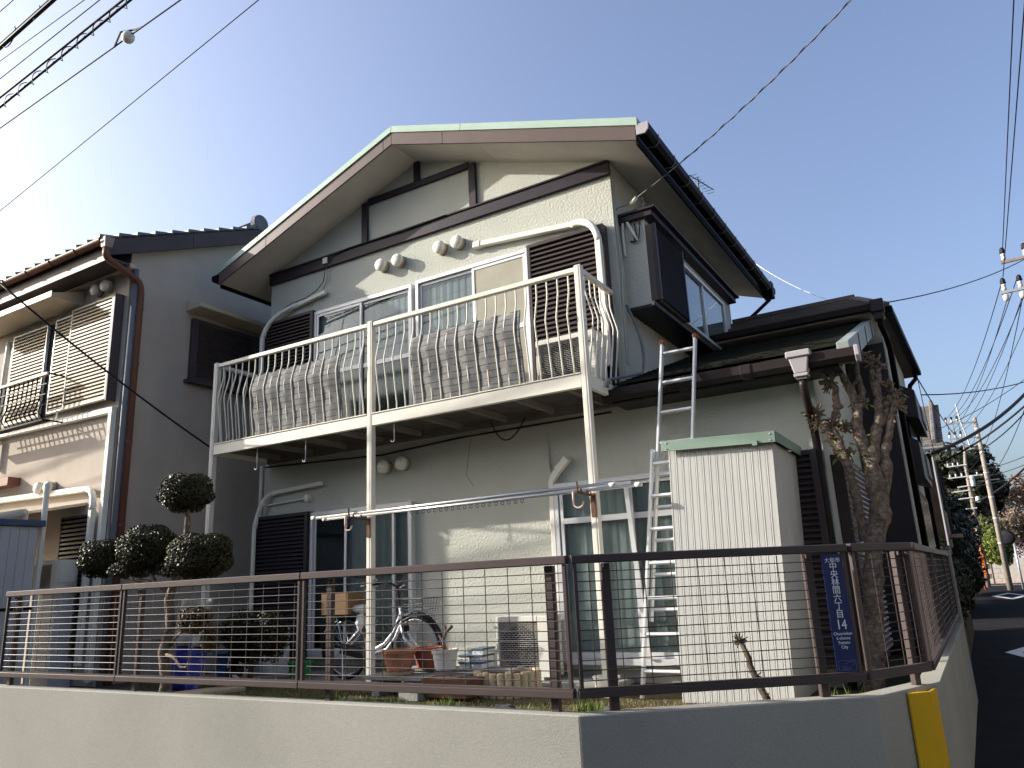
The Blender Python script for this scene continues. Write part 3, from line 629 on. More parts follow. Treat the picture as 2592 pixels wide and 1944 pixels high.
# ---- yellow corner guard on the wall
mat('guard_yellow',(.62,.36,.012),.45,var=.06,spec=.5)
GD = Vector((.274,.66,0)).normalized(); GN = Vector((GD.y,-GD.x,0)); G0 = Vector((7.932,-2.767,0))
def gp(s,o,z): v = G0+GD*s+GN*o; return (v.x,v.y,z)
g = MB()
for pr in ([(.30,.006),(.325,.004),(.405,.075),(.40,.088),(.30,.018)],[(.400,.088),(.405,.075),(.60,.006),(.615,.012),(.615,.02)]):
    n = len(pr); vs = [gp(a,b,-.5) for a,b in pr]+[gp(a,b,.318-.05*abs(a-.40)) for a,b in pr]
    g.add(vs,[tuple(range(n)),tuple(range(2*n-1,n-1,-1))]+[(i,i+n,(i+1)%n+n,(i+1)%n) for i in range(n)])
tag(g.build('corner_guard','guard_yellow',None,bevel=.002),'yellow folded steel corner guard fixed to the angled end of the grey wall','guard')
# ================================================================ storage shed
mat('shed_white',(.44,.435,.405),.45,var=.05,dirt=.1,dcol=(.4,.36,.30),streak=True); mat('shed_green',(.20,.27,.215),.5,var=.1,dirt=.3,dcol=(.12,.13,.11)); mat('shed_red',(.30,.10,.10),.6)
def rbox(M,x0,x1,y0,y1,z0,z1,mb=None):
    mb = mb or MB(); return mb.hexa([M@Vector(p) for p in ((x0,y0,z0),(x1,y0,z0),(x1,y1,z0),(x0,y1,z0),(x0,y0,z1),(x1,y0,z1),(x1,y1,z1),(x0,y1,z1))])
SM = Matrix.Translation((6.25,-1.08,-.02)) @ Matrix.Rotation(R(2.4),4,'Y')
SH = thing('storage_shed','white ribbed metal storage shed with green roof edge beside the ladder','shed',(6.7,-.6,0))
W_,D_,T_ = .885,.98,2.09
rbox(SM,.012,W_-.012,.02,D_,.0,T_).build('shell','shed_white',SH)
ns = 15
for i in range(ns):
    a,b = W_*i/ns,W_*(i+1)/ns
    mb = MB(); pr = [(a+.0005,.0195),(a+.0010,.0085),(a+.0040,.0062),(a+.010,.0062),(a+.014,.0085),(b-.0055,.0085),(b-.0005,.0115),(b-.0003,.0195)]
    n = len(pr); vs = [SM@Vector((x,y,.0)) for x,y in pr]+[SM@Vector((x,y,T_-.001)) for x,y in pr]
    mb.add(vs,[tuple(range(n)),tuple(range(2*n-1,n-1,-1))]+[(k,k+n,(k+1)%n+n,(k+1)%n) for k in range(n)]); mb.build('panel','shed_white',SH)
for i in range(4): rbox(SM,W_-.0115,W_-.002,.035+i*.235,.035+i*.235+.231,.0,T_-.001).build('side_panel','shed_white',SH,bevel=.003)
rbox(SM,W_-.010,W_+.001,.006,.033,.0,T_-.002).build('corner_trim','shed_white',SH); rbox(SM,W_+.0011,W_+.0025,.010,.0145,.0,T_-.002).build('rust_edge','shed_red',SH)
RF = rbox(SM,-.04,W_+.035,-.035,D_+.03,T_+.055,T_+.075).build('roof','shed_green',SH,bevel=.004)
rbox(SM,-.045,W_+.04,-.047,-.036,T_-.015,T_+.078).build('roof_edge','shed_green',RF,bevel=.003); rbox(SM,W_+.0355,W_+.047,-.0355,D_+.03,T_-.01,T_+.078).build('roof_edge','shed_green',RF,bevel=.003)
for x in (.0,W_): 
    for z in (T_+.005,T_+.055): MB().ell(SM@Vector((x,-.049,z)),(.007,.007,.007),6,4).build('bolt','alu',RF)
rbox(SM,.74,.78,-.06,-.048,T_-.03,T_+.01).build('latch','shed_green',SH)
# ---- aluminium extension ladder
LD = thing('ladder','aluminium extension ladder leaning on the gutter beside the storage shed','ladder',(6.05,-.97,0))
def lp(z): return -.97+.42*z/3.24
def lx(z): return 5.86+.0905*z
def lrail(dx,z0,z1,dy): MB().bar((lx(z0)+dx,lp(z0)+dy,z0),(lx(z1)+dx,lp(z1)+dy,z1),.024,.055,(0,-1,0)).build('rail','alu_bright',LD,bevel=.004)
lrail(0,.0,2.16,0); lrail(.405,.0,2.16,0); lrail(.030,.62,3.22,.062); lrail(.365,.62,3.22,.062)
for i in range(7):
    z = .22+i*.30; MB().bar((lx(z)+.013,lp(z),z),(lx(z)+.392,lp(z),z),.045,.026,(0,.25,1)).build('rung','alu_bright',LD,bevel=.004)
for i in range(9):
    z = .72+i*.30; MB().bar((lx(z)+.043,lp(z)+.062,z),(lx(z)+.352,lp(z)+.062,z),.040,.024,(0,.25,1)).build('rung','alu_bright',LD,bevel=.004)
mat('rubber_red',(.22,.07,.04),.7); mat('brown_box',(.17,.105,.05),.8,var=.15)
for x in (lx(3.24)+.03,lx(3.24)+.365): MB().box(x-.022,x+.022,lp(3.24)+.03,lp(3.24)+.095,3.215,3.26).build('end_cap','rubber_red',LD,bevel=.006)
# ---- laundry poles, brackets
mat('steel_pole',(.60,.60,.59),.22,metal=.6,var=.04); mat('rust',(.13,.068,.04),.8,var=.35,vscale=30); mat('peg_red',(.50,.10,.07),.5); mat('peg_pale',(.62,.46,.38),.6)
P1 = MB().tube([(2.27,-1.26,1.80),(5.87,-1.26,1.815)],.0165,10).build('laundry_pole','steel_pole',None,smooth=True); tag(P1,'front steel laundry pole hung across the balcony posts','pole','laundry poles')
ORG[P1.name] = Vector(P1.location)
P2 = MB().tube([(2.24,-1.06,1.80),(6.03,-1.06,1.80)],.0165,10).build('laundry_pole','steel_pole',None,smooth=True); tag(P2,'rear steel laundry pole with a row of rings, hung across the balcony posts','pole','laundry poles')
for P,y,xs,z in ((P1,-1.26,(2.26,5.87),1.80),(P2,-1.06,(2.23,6.03),1.80)):
    for x in xs: MB().tube([(x-.03,y,z+.003),(x+.03,y,z+.003)],.021,10).build('end_cap','vent_white',P,smooth=True)
for i in range(22): MB().tube(arc((3.25+i*.075,-1.06,1.768),.018,0,2*PI*.96,8),.0035,4).build('ring','cable',P2)
for x,lb in ((XB[1],'rusty laundry bracket on the middle balcony post'),(XB[2],'rusty laundry bracket on the right balcony post')):
    K = thing('laundry_bracket',lb,'bracket',(x,-1.0,1.70),'laundry pole brackets')
    MB().box(x-.026,x+.026,-.993,-.983,1.56,1.78).build('plate','rust',K,bevel=.003)
    MB().bar((x,-.99,1.755),(x,-1.34,1.768),.028,.016).build('arm','rust',K,bevel=.003)
    for y in (-1.295,-1.225,-1.095,-1.025): MB().bar((x,y,1.77),(x,y-.012,1.86 if y == -1.295 else 1.80),.022,.006,(1,0,0)).build('prong','rust',K)
for x,y,lb,m in ((2.62,-1.15,'small clothes hook hanging from the laundry poles by the middle post','peg_pale'),(5.42,-1.15,'small clothes hook hanging from the laundry poles by the right post','peg_pale')):
    tag(MB().tube([(x,y,1.79),(x,y,1.70)]+arc((x+.05,y,1.69),.05,PI,2*PI,8),.009,6).build('clothes_hook',m,None,smooth=True),lb,'hook','clothes hooks')
# ================================================================ neighbouring house on the left
mat('nb_wall',(.46,.40,.335),.9,bump=.45,bscale=55,bdist=.006,var=.06,dirt=.22,dcol=(.36,.30,.24),streak=True,spec=.2)
mat('nb_tan',(.52,.44,.33),.85,var=.1,spec=.2)
mat('nb_trim',(.58,.50,.38),.5,var=.06)
mat('nb_shutter',(.36,.285,.185),.5,var=.08); mat('nb_pipe',(.165,.075,.052),.45,var=.12); mat('nb_board',(.075,.060,.062),.55,var=.12)
mat('nb_tile',(.125,.130,.150),.45,bump=.2,bscale=40,var=.2,vscale=6); mat('nb_hopper',(.30,.235,.19),.5,var=.1)
mat('shed_blue',(.07,.095,.16),.5,var=.1); mat('shed_grey',(.46,.46,.47),.5,var=.06)
NX,NY = -1.02,-1.655
NB_ = thing('neighbour_house','beige stucco house with grey tiled roof and brown shutters left of the cream house','house',(-3.5,.4,0))
nz = lambda y: 5.60+.455*(y+2.12) if y < .47 else 5.60+.455*(.47+2.12)-.455*(y-.47)
MB().prism([(NY,-.3),(NY,nz(NY)-.02),(.47,nz(.47)-.02),(2.6,nz(2.6)-.02),(2.6,-.3)],'x',-6.6,NX).build('wall','nb_wall',NB_)
NR = MB().prism([(-2.10,nz(-2.1)),(.47,nz(.47)),(3.0,nz(3.0)),(3.0,nz(3.0)+.13),(.47,nz(.47)+.13),(-2.10,nz(-2.1)+.13)],'x',-7.2,-.90).build('roof','nb_board',NB_)
for y0,y1 in ((-2.13,-.8),(-.797,.469),(.471,3.02)):
    MB().prism([(y0,nz(y0)-.10),(y1,nz(y1)-.10),(y1,nz(y1)+.145),(y0,nz(y0)+.145)],'x',-.899,-.865).build('verge_board','nb_board',NR,bevel=.004)
# verge tiles and front tiles, one by one
nt_ = 10; st = (.47+2.20)/nt_
tile = None
for i in range(nt_):
    y = -2.20+i*st
    MB().hexa([(-.99,y-.04,nz(y)+.150),(-.845,y-.04,nz(y)+.150),(-.845,y+st,nz(y+st)+.145),(-.99,y+st,nz(y+st)+.145),(-.99,y-.04,nz(y)+.215),(-.845,y-.04,nz(y)+.205),(-.845,y+st,nz(y+st)+.165),(-.99,y+st,nz(y+st)+.172)]).build('verge_tile','nb_tile',NR,bevel=.008)
for i in range(9):
    y = .50+i*st; MB().box(-.99,-.845,y,y+st-.01,nz(y+st)+.14,nz(y+st)+.22).build('verge_tile','nb_tile',NR,bevel=.008)
for i in range(22):
    x = -1.13-i*.262
    if tile is None:
        tile = MB().tube([(x,-2.24,nz(-2.24)+.155),(x,.45,nz(.45)+.165)],.055,8).build('tile_row','nb_tile',NR,smooth=True); x0_ = x
    else: copy_part(tile,NR,(x-x0_,0,0))
MB().prism([(-2.22,nz(-2.22)+.131),(.47,nz(.47)+.131),(.47,nz(.47)+.16),(-2.22,nz(-2.22)+.16)],'x',-7.2,-.995).build('tile_bed','nb_tile',NR)
MB().tube([(-7,.47,nz(.47)+.22),(-.95,.47,nz(.47)+.22)],.11,10).build('ridge_tile','nb_tile',NR,smooth=True)
MB().tube([(-.97,.47,nz(.47)+.25),(-.84,.47,nz(.47)+.25)],[.16,.15],14).build('ridge_end','nb_tile',NR,bevel=.02)
# eaves
box('eave_board','nb_board',NR,-7.2,-.90,-2.11,-2.08,5.44,5.70); box('soffit_panel','nb_board',NR,-7.2,-.905,-2.079,-1.745,5.49,5.52); box('cornice','nb_tan',NR,-7.2,-.905,-1.744,NY-.001,5.47,5.54,bevel=.01)
gt = MB(); pts = [(-7.2,-2.185,5.70),(-.92,-2.185,5.685)]
gt.prism([(-2.185+.062*math.cos(PI+PI*k/10),5.705+.062*math.sin(PI+PI*k/10)) for k in range(11)]+[(-2.185+.055*math.cos(2*PI-PI*k/10),5.705+.055*math.sin(2*PI-PI*k/10)) for k in range(11)],'x',-7.2,-.86)
NG = gt.build('gutter','nb_pipe',NR)
for i in range(8): MB().tube([(-1.45-i*.62,-2.185+.066*math.cos(PI+PI*k/8),5.705+.066*math.sin(PI+PI*k/8)) for k in range(9)]+[(-1.45-i*.62,-2.1,5.66)],.008,5).build('gutter_bracket','nb_board',NG)
nh = MB().add([(-.88,-2.22,5.73),(-.74,-2.22,5.73),(-.74,-2.08,5.73),(-.88,-2.08,5.73),(-.86,-2.20,5.58),(-.76,-2.20,5.58),(-.76,-2.10,5.58),(-.86,-2.10,5.58)],[(3,2,1,0),(4,5,6,7),(0,1,5,4),(1,2,6,5),(2,3,7,6),(3,0,4,7)]).build('hopper','nb_hopper',NR,bevel=.008)
MB().tube([(-.81,-2.15,5.58),(-.81,-2.15,5.50)]+bend((-.81,-2.15,5.50),(-.81,-2.14,5.44),(-.82,-2.05,5.42),5)+bend((-.93,-1.62,5.33),(-.94,-1.53,5.30),(-.945,-1.52,5.15),6)+[(-.945,-1.52,-.2)],.047,10).build('downpipe','nb_pipe',NR,smooth=True)
for z in (4.9,4.1,3.0,1.9): MB().lathe([(.053,0),(.053,.04)],(-.945,-1.52,z),10).build('pipe_clip','nb_pipe',NR)
MB().tube([(-.975,-1.60,5.5),(-.975,-1.60,-.2)],.042,10).build('corner_pipe','cable_grey',NB_,smooth=True)
# upper front window: awning, shutters, box
AW = MB().prism([(NY-.001,5.42),(NY-.47,5.27),(NY-.47,5.21),(NY-.001,5.20)],'x',-4.6,-2.12).build('awning','nb_trim',NB_,bevel=.005)
box('awning_lip','nb_trim',AW,-4.6,-2.10,NY-.485,NY-.471,5.20,5.285)
def louvre(par,x0,x1,yf,z0,z1,n,m,fm,nm='shutter'):
    b = MB(); t = .03; yb = yf+.05
    b.box(x0,x0+t,yf,yb,z0,z1).box(x1-t,x1,yf,yb,z0,z1).box(x0+t+.0002,x1-t-.0002,yf,yb,z1-t,z1).box(x0+t+.0002,x1-t-.0002,yf,yb,z0,z0+t)
    o = b.build(nm,fm,par,bevel=.003); box('backing','void',o,x0+t+.0002,x1-t-.0002,yf+.036,yb-.001,z0+t+.0002,z1-t-.0002); h = (z1-z0-2*t)/n; s = None
    for i in range(n):
        z = z0+t
        if s is None: s = MB().prism([(yf+.004,z+.001),(yf+.004,z+h*.50),(yf+.034,z+h*.74),(yf+.034,z+.001)],'x',x0+t+.001,x1-t-.001).build('slat',m,o)
        else: copy_part(s,o,(0,0,i*h))
    return o
louvre(NB_,-3.88,-2.90,NY-.07,3.62,5.06,26,'nb_shutter','alu')
box('dark_gap','void',NB_,-2.899,-2.62,NY-.03,NY-.001,3.62,5.06)
louvre(NB_,-2.64,-2.16,NY-.10,3.62,5.06,26,'nb_shutter','alu')
louvre(NB_,-2.155,-1.13,NY-.14,3.60,5.10,27,'nb_shutter','nb_trim','shutter_box')
box('box_side','nb_board',NB_,-1.129,-1.10,NY-.14,NY-.001,3.58,5.12)
MB().tube([(-4.05,-1.70,5.02),(-4.02,-1.72,4.6),(-4.02,-1.72,3.0)],.04,8).build('downpipe','white_plastic',NB_,smooth=True)
# window rail of black bars
NRL = box('window_rail','nb_trim',NB_,-4.4,-2.20,-2.02,-1.97,4.09,4.13,bevel=.004)
bb = None
for i in range(18):
    x = -4.32+i*.122
    if bb is None: bb = MB().tube([(x,-1.99,4.09),(x,-2.0,3.75),(x,-2.06,3.55),(x,-1.98,3.45)],.010,6).build('bar','black_metal',NRL); xx = x
    else: copy_part(bb,NRL,(x-xx,0,0))
for z in (3.95,3.8,3.65): box('cross_bar','black_metal',NRL,-4.4,-2.2,-2.015,-2.0,z,z+.015)
box('base_bar','black_metal',NRL,-4.4,-2.2,-2.02,-1.90,3.425,3.45); box('end_arm','black_metal',NRL,-2.215,-2.2,-2.0,NY-.001,4.10,4.12); box('end_arm','black_metal',NRL,-2.215,-2.2,-1.9,NY-.001,3.43,3.45)
for x,z in ((-1.70,5.32),(-1.46,5.33),(-2.62,2.55),(-2.37,2.54)): vent(NB_,x,NY,z)
# pipe covers on its wall
pipe_cover(NB_,[('flat',[(-4.6,NY-.05,3.50),(-1.08,NY-.05,3.45)],.085),('flat',[(-1.065,NY-.05,3.49),(-1.065,NY-.05,0)],.085)])
pipe_cover(NB_,[('flat',[(-4.6,NY-.05,2.50),(-1.55,NY-.05,2.43)],.08),('bend',bend((-1.56,NY-.05,2.43),(-1.22,NY-.09,2.43),(-1.20,NY-.12,2.12)),.085),('flat',[(-1.20,NY-.12,2.13),(-1.20,NY-.12,.2)],.08)])
box('eave_end','nb_pipe',NB_,-4.6,-3.30,NY-.18,NY-.001,2.66,2.78)
louvre(NB_,-1.95,-1.30,NY-.10,.3,2.08,30,'shutter_brown','shutter_dark')
MB().prism([(NY-.001,2.26),(NY-.75,2.10),(NY-.75,2.07),(NY-.001,2.22)],'x',-4.6,-1.55).build('lean_to_roof','nb_trim',NB_)
MB().tube([(-4.6,NY-.80,2.10),(-1.50,NY-.80,2.08)],.045,10).build('lean_to_gutter','nb_trim',NB_,smooth=True)
MB().tube([(-1.62,NY-.72,2.08),(-1.62,NY-.72,-.2)],.03,8).build('lean_to_post','alu',NB_); MB().tube([(-1.42,NY-.60,2.45),(-1.42,NY-.60,-.2)],.035,8).build('lean_to_post','white_plastic',NB_)
# side wall facing the cream house: awning and dark shuttered window
MB().prism([(-1.019,5.30),(-.68,5.20),(-.68,5.14),(-1.019,5.13)],'y',-.74,1.9).build('awning','nb_trim',NB_,bevel=.005)
sd = box('side_window','nb_board',NB_,-1.019,-.94,-.64,1.7,4.08,5.04,bevel=.004); s = None
for i in range(20):
    z = 4.15
    if s is None: s = MB().prism([(-.938,z),(-.925,z+.008),(-.925,z+.026),(-.938,z+.032)],'y',-.55,.45).build('slat','shutter_brown',sd)
    else: copy_part(s,sd,(0,0,i*.042))
box('window_sill','nb_board',NB_,-1.019,-.90,-.70,1.76,4.03,4.079)
# the neighbour's metal shed and air conditioner
LS = thing('garden_shed','pale grey metal shed with blue roof edge at the left edge behind the fence','shed',(-2.1,-2.9,0))
box('shell','shed_grey',LS,-2.9,-1.42,-4.0+.45,-2.28,0,1.94)
for i in range(12): box('panel','shed_grey',LS,-1.419,-1.41,-3.545+i*.105,-3.545+i*.105+.100,0,1.935)
box('roof','shed_blue',LS,-2.95,-1.36,-3.60,-2.22,1.942,2.02,bevel=.006); box('base_band','black_metal',LS,-2.92,-1.40,-3.57,-2.26,.95,.985)
ac_unit(-2.02,-1.46,-1.98,-1.70,1.15,1.55,'beige air conditioning unit by the neighbour house wall behind the grey shed')
NB_.location = Vector(NB_.location)+Vector((-.08,.075,.05))
box('stand','shed_grey',NB_,-2.02,-1.46,-1.98,-1.70,-.2,1.149)
# ================================================================ plants
leafmat('leaf_holly',(.016,.017,.006),(.060,.056,.020),.42); leafmat('leaf_brown',(.05,.035,.015),(.16,.11,.05),.5); leafmat('leaf_green',(.05,.075,.012),(.14,.17,.035),.35)
leafmat('leaf_dark',(.008,.011,.005),(.03,.034,.014),.5); leafmat('leaf_red',(.10,.030,.010),(.26,.09,.02),.6); leafmat('leaf_olive',(.05,.055,.018),(.14,.14,.04),.5); leafmat('leaf_bare',(.10,.075,.055),(.22,.165,.12),.8)
leafmat('grass_blade',(.09,.10,.025),(.24,.20,.07),.6); leafmat('grass_fresh',(.08,.13,.02),(.16,.22,.04),.5)
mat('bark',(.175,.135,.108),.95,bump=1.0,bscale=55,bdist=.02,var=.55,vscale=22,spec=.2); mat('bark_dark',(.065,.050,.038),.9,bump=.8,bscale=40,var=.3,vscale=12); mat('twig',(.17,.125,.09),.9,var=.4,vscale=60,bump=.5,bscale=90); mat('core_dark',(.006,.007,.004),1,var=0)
def leaves(mb,c,r,n,size,rnd,shell=.18,flat=0,lump=.10,up=0.0):
    ph = [rnd.uniform(0,6) for _ in range(6)]
    for _ in range(n):
        z = rnd.uniform(-1,1); t = rnd.uniform(0,2*PI); q = math.sqrt(1-z*z); d = Vector((q*math.cos(t),q*math.sin(t),z))
        k = 1+lump*(math.sin(5*d.x+ph[0])*math.sin(5*d.y+ph[1])+math.sin(7*d.z+ph[2])*.6)-shell*rnd.random()**2
        p = Vector((c[0]+r[0]*d.x*k,c[1]+r[1]*d.y*k,c[2]+r[2]*d.z*k))
        nn = (d+Vector((rnd.uniform(-1,1),rnd.uniform(-1,1),rnd.uniform(-1,1)))*.9).normalized()
        a = nn.orthogonal().normalized(); a.rotate(Matrix.Rotation(rnd.uniform(0,6.28),3,nn)); b = nn.cross(a); s = size*rnd.uniform(.6,1.3)
        mb.add([p-a*s,p+b*s*.55,p+a*s,p-b*s*.55],[(0,1,2,3)])
    return mb
def pad(par,c,r,n,size,m,seed,core=True):
    rnd = random.Random(seed); o = leaves(MB(),c,r,n,size,rnd).build('foliage_pad',m,par,soup=True)
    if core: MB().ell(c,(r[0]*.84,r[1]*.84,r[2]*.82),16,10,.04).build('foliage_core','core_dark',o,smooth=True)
    return o
# cloud-pruned holly on the left of the yard
TP = thing('topiary_tree','dark cloud-pruned garden tree with four round pads behind the left fence','tree',(1.45,-2.4,0))
for i,(x,y,z,a,b,n) in enumerate(((1.575,-2.4,2.065,.285,.205,7000),(1.03,-2.42,1.53,.325,.245,8500),(.10,-2.36,1.475,.25,.215,6000),(1.93,-2.45,1.40,.34,.235,8500),(.62,-2.30,1.33,.26,.10,2500),(1.5,-2.3,1.30,.30,.10,2500))):
    pad(TP,(x,y,z),(a,a*.95,b),n,.0145,'leaf_holly',10+i,core=i < 4)
for i,(x,y,z,a,b) in enumerate(((1.83,-2.40,.79,.17,.14),(1.95,-2.30,.60,.10,.11))): pad(TP,(x,y,z),(a,a*.9,b),2200,.012,'leaf_brown',20+i)
MB().tube([(1.43,-2.4,-.05),(1.46,-2.4,.22),(1.40,-2.42,.50),(1.44,-2.38,.74),(1.41,-2.4,1.0),(1.52,-2.4,1.25),(1.63,-2.4,1.55),(1.64,-2.41,1.80),(1.60,-2.4,2.0)],[.075,.055,.05,.048,.045,.042,.035,.028,.02],9).build('trunk','bark',TP,smooth=True)
for pts,r in (([(1.43,-2.4,1.05),(1.2,-2.42,1.17),(1.05,-2.42,1.35)],.03),([(1.25,-2.4,1.15),(.8,-2.38,1.22),(.35,-2.36,1.32),(.12,-2.36,1.40)],.028),([(1.5,-2.4,1.2),(1.75,-2.45,1.25),(1.9,-2.45,1.32)],.03),([(1.42,-2.42,.48),(1.62,-2.45,.45),(1.74,-2.46,.36),(1.83,-2.46,.36),(1.88,-2.46,.46)],.018),([(1.42,-2.4,.6),(1.2,-2.5,.62),(1.05,-2.52,.6)],.012),([(1.44,-2.38,.55),(1.6,-2.4,.66),(1.78,-2.4,.74)],.02)):
    MB().tube(pts,[r*(1-.5*i/(len(pts)-1)) for i in range(len(pts))],7).build('branch','bark',TP,smooth=True)
sh = thing('garden_shrub','low dark evergreen shrub between the clipped tree and the left shutter','shrub',(1.6,-1.2,0))
for i,(x,y,z,a,b) in enumerate(((1.15,-1.2,.62,.34,.22),(1.5,-1.15,.55,.26,.26),(.95,-1.0,.45,.25,.25))): pad(sh,(x,y,z),(a,a*.8,b),2600,.016,'leaf_dark',30+i)
MB().tube([(1.2,-1.15,-.02),(1.22,-1.15,.45)],.03,7).build('stem','bark_dark',sh)
# hard-pruned tree at the right corner of the house
PT = thing('pruned_tree','hard-pruned bare tree with knobbly stubs and few leaves at the right corner of the house','tree',(7.68,-.12,0))
limbs = [([(7.58,-.14,-.05),(7.63,-.15,.35),(7.69,-.12,.80),(7.76,-.10,1.24),(7.85,-.08,1.45),(7.84,-.08,1.70),(7.84,-.08,1.92)],[.12,.10,.095,.10,.105,.095,.085]),
 ([(7.70,-.12,1.22),(7.68,-.13,1.55),(7.65,-.14,1.90),(7.58,-.16,2.06),(7.52,-.18,2.22),(7.45,-.20,2.36)],[.055,.05,.045,.038,.035,.03]),
 ([(7.66,-.14,1.85),(7.62,-.17,2.05),(7.59,-.15,2.26),(7.63,-.13,2.42),(7.65,-.12,2.58),(7.62,-.14,2.66)],[.045,.042,.038,.036,.034,.03]),
 ([(7.84,-.08,1.88),(7.79,-.10,2.10),(7.78,-.11,2.25),(7.80,-.09,2.38),(7.78,-.09,2.50),(7.73,-.11,2.66),(7.69,-.12,2.84)],[.075,.06,.055,.045,.04,.035,.03]),
 ([(7.81,-.09,2.36),(7.86,-.06,2.50),(7.84,-.08,2.68),(7.85,-.08,2.82)],[.04,.036,.03,.026]),
 ([(7.84,-.08,1.90),(7.90,-.06,2.10),(7.95,-.05,2.25),(7.97,-.04,2.42),(8.0,-.04,2.60),(8.02,-.03,2.75)],[.075,.062,.055,.045,.04,.034]),
 ([(7.98,-.04,2.45),(7.95,-.04,2.62),(7.97,-.05,2.78)],[.03,.028,.024]),
 ([(7.87,-.07,1.50),(7.94,-.05,1.75),(7.96,-.05,1.98),(8.01,-.03,2.12),(8.04,-.02,2.25),(8.10,.0,2.40),(8.12,.0,2.50)],[.07,.06,.055,.045,.04,.034,.028]),
 ([(7.95,-.05,2.2),(8.03,-.02,2.33),(8.04,-.03,2.42)],[.035,.03,.028])]
def gnarl(pts,rs,rnd_,sub=4):
    op,orr = [],[]
    for i in range(len(pts)-1):
        for k in range(sub):
            t = k/sub; p = Vector(pts[i]).lerp(Vector(pts[i+1]),t)+Vector((rnd_.uniform(-1,1),rnd_.uniform(-1,1),0))*.008; op.append(p); orr.append((rs[i]*(1-t)+rs[i+1]*t)*rnd_.uniform(.68,.98))
    return op+[Vector(pts[-1])],orr+[rs[-1]*.9]
for k,(pts,rs) in enumerate(limbs):
    pts,rs = gnarl(pts,rs,random.Random(k)); MB().tube(pts,rs,11).build('trunk' if k == 0 else 'limb','bark',PT,smooth=True)
rnd = random.Random(5); knobs = MB(); lv = MB()
for (x,y,z),r,n in (((7.66,-.13,2.80),.05,24),((7.72,-.11,2.90),.06,30),((7.90,-.06,2.86),.05,22),((8.07,-.02,2.58),.05,20),((7.47,-.19,2.28),.055,26),((7.55,-.17,2.12),.05,20),((7.69,-.12,2.87),.055,26),((7.85,-.08,2.84),.05,18),((7.97,-.05,2.80),.06,24),((8.03,-.03,2.76),.05,18),((7.62,-.15,2.65),.075,36),((7.45,-.20,2.37),.075,38),((7.52,-.18,2.20),.05,18),((7.60,-.15,2.26),.07,30),((7.66,-.13,2.22),.06,26),((7.62,-.15,2.0),.06,24),((7.68,-.14,1.98),.05,18),((7.78,-.10,2.60),.05,18),((7.83,-.09,2.45),.05,18),((7.86,-.07,2.42),.045,14),((8.12,.0,2.50),.05,16),((8.10,.0,2.38),.085,40),((8.04,-.02,2.27),.05,18),((8.0,-.04,2.60),.05,18),((7.64,-.13,2.40),.04,14)):
    for _ in range(n):
        d = Vector((rnd.gauss(0,1),rnd.gauss(0,1),rnd.gauss(.3,1))).normalized(); c = Vector((x,y,z))+d*r*.25; e = Vector((x,y,z))+d*r*rnd.uniform(.8,1.6)
        knobs.tube([c,c.lerp(e,.6)+Vector((rnd.uniform(-.008,.008),0,rnd.uniform(-.008,.008))),e],[.011,.009,.007],5)
    for _ in range(max(2,n//7)):
        d = Vector((rnd.gauss(0,1),rnd.gauss(-.3,1),rnd.gauss(-.4,1))).normalized(); p = Vector((x,y,z))+d*r*1.1; a = (d+Vector((0,0,-.6))).normalized(); b = a.orthogonal().normalized(); s = rnd.uniform(.025,.042)
        lv.add([p,p+a*s+b*s*.35,p+a*s*2,p+a*s-b*s*.35],[(0,1,2,3)])
for _ in range(46):
    z = rnd.uniform(1.0,2.2); p = Vector((7.76+rnd.uniform(-.14,.12),-.16+rnd.uniform(-.06,.06),z)); a = Vector((rnd.uniform(-1,1),-.4,rnd.uniform(-1,.4))).normalized(); b = a.orthogonal().normalized(); s = rnd.uniform(.022,.036)
    lv.add([p,p+a*s+b*s*.35,p+a*s*2,p+a*s-b*s*.35],[(0,1,2,3)])
knobs.build('twig_stubs','twig',PT)['kind'] = 'stuff'; lv.build('leaves','leaf_green',PT,soup=True)['kind'] = 'stuff'
# small dead stump shrub in front of the shed
ST = thing('pruned_shrub','small dead pruned shrub leaning in front of the white shed','shrub',(7.2,-2.0,0))
MB().tube([(7.22,-2.0,-.05),(7.17,-1.98,.16),(7.10,-1.94,.28),(7.06,-1.92,.38),(7.05,-1.9,.43),(7.01,-1.9,.53)],[.03,.026,.023,.02,.02,.016],8).build('stem','bark_dark',ST,smooth=True)
tw = MB()
for (x,y,z),n,r in (((7.00,-1.9,.545),38,.055),((7.10,-1.93,.32),14,.05),((7.16,-1.98,.2),12,.035)):
    for _ in range(n):
        d = Vector((rnd.gauss(0,1),rnd.gauss(0,1),rnd.gauss(.4,1))).normalized(); tw.tube([(x,y,z),Vector((x,y,z))+d*r*rnd.uniform(.6,1.2)],[.006,.003],4)
tw.build('twigs','bark_dark',ST)['kind'] = 'stuff'
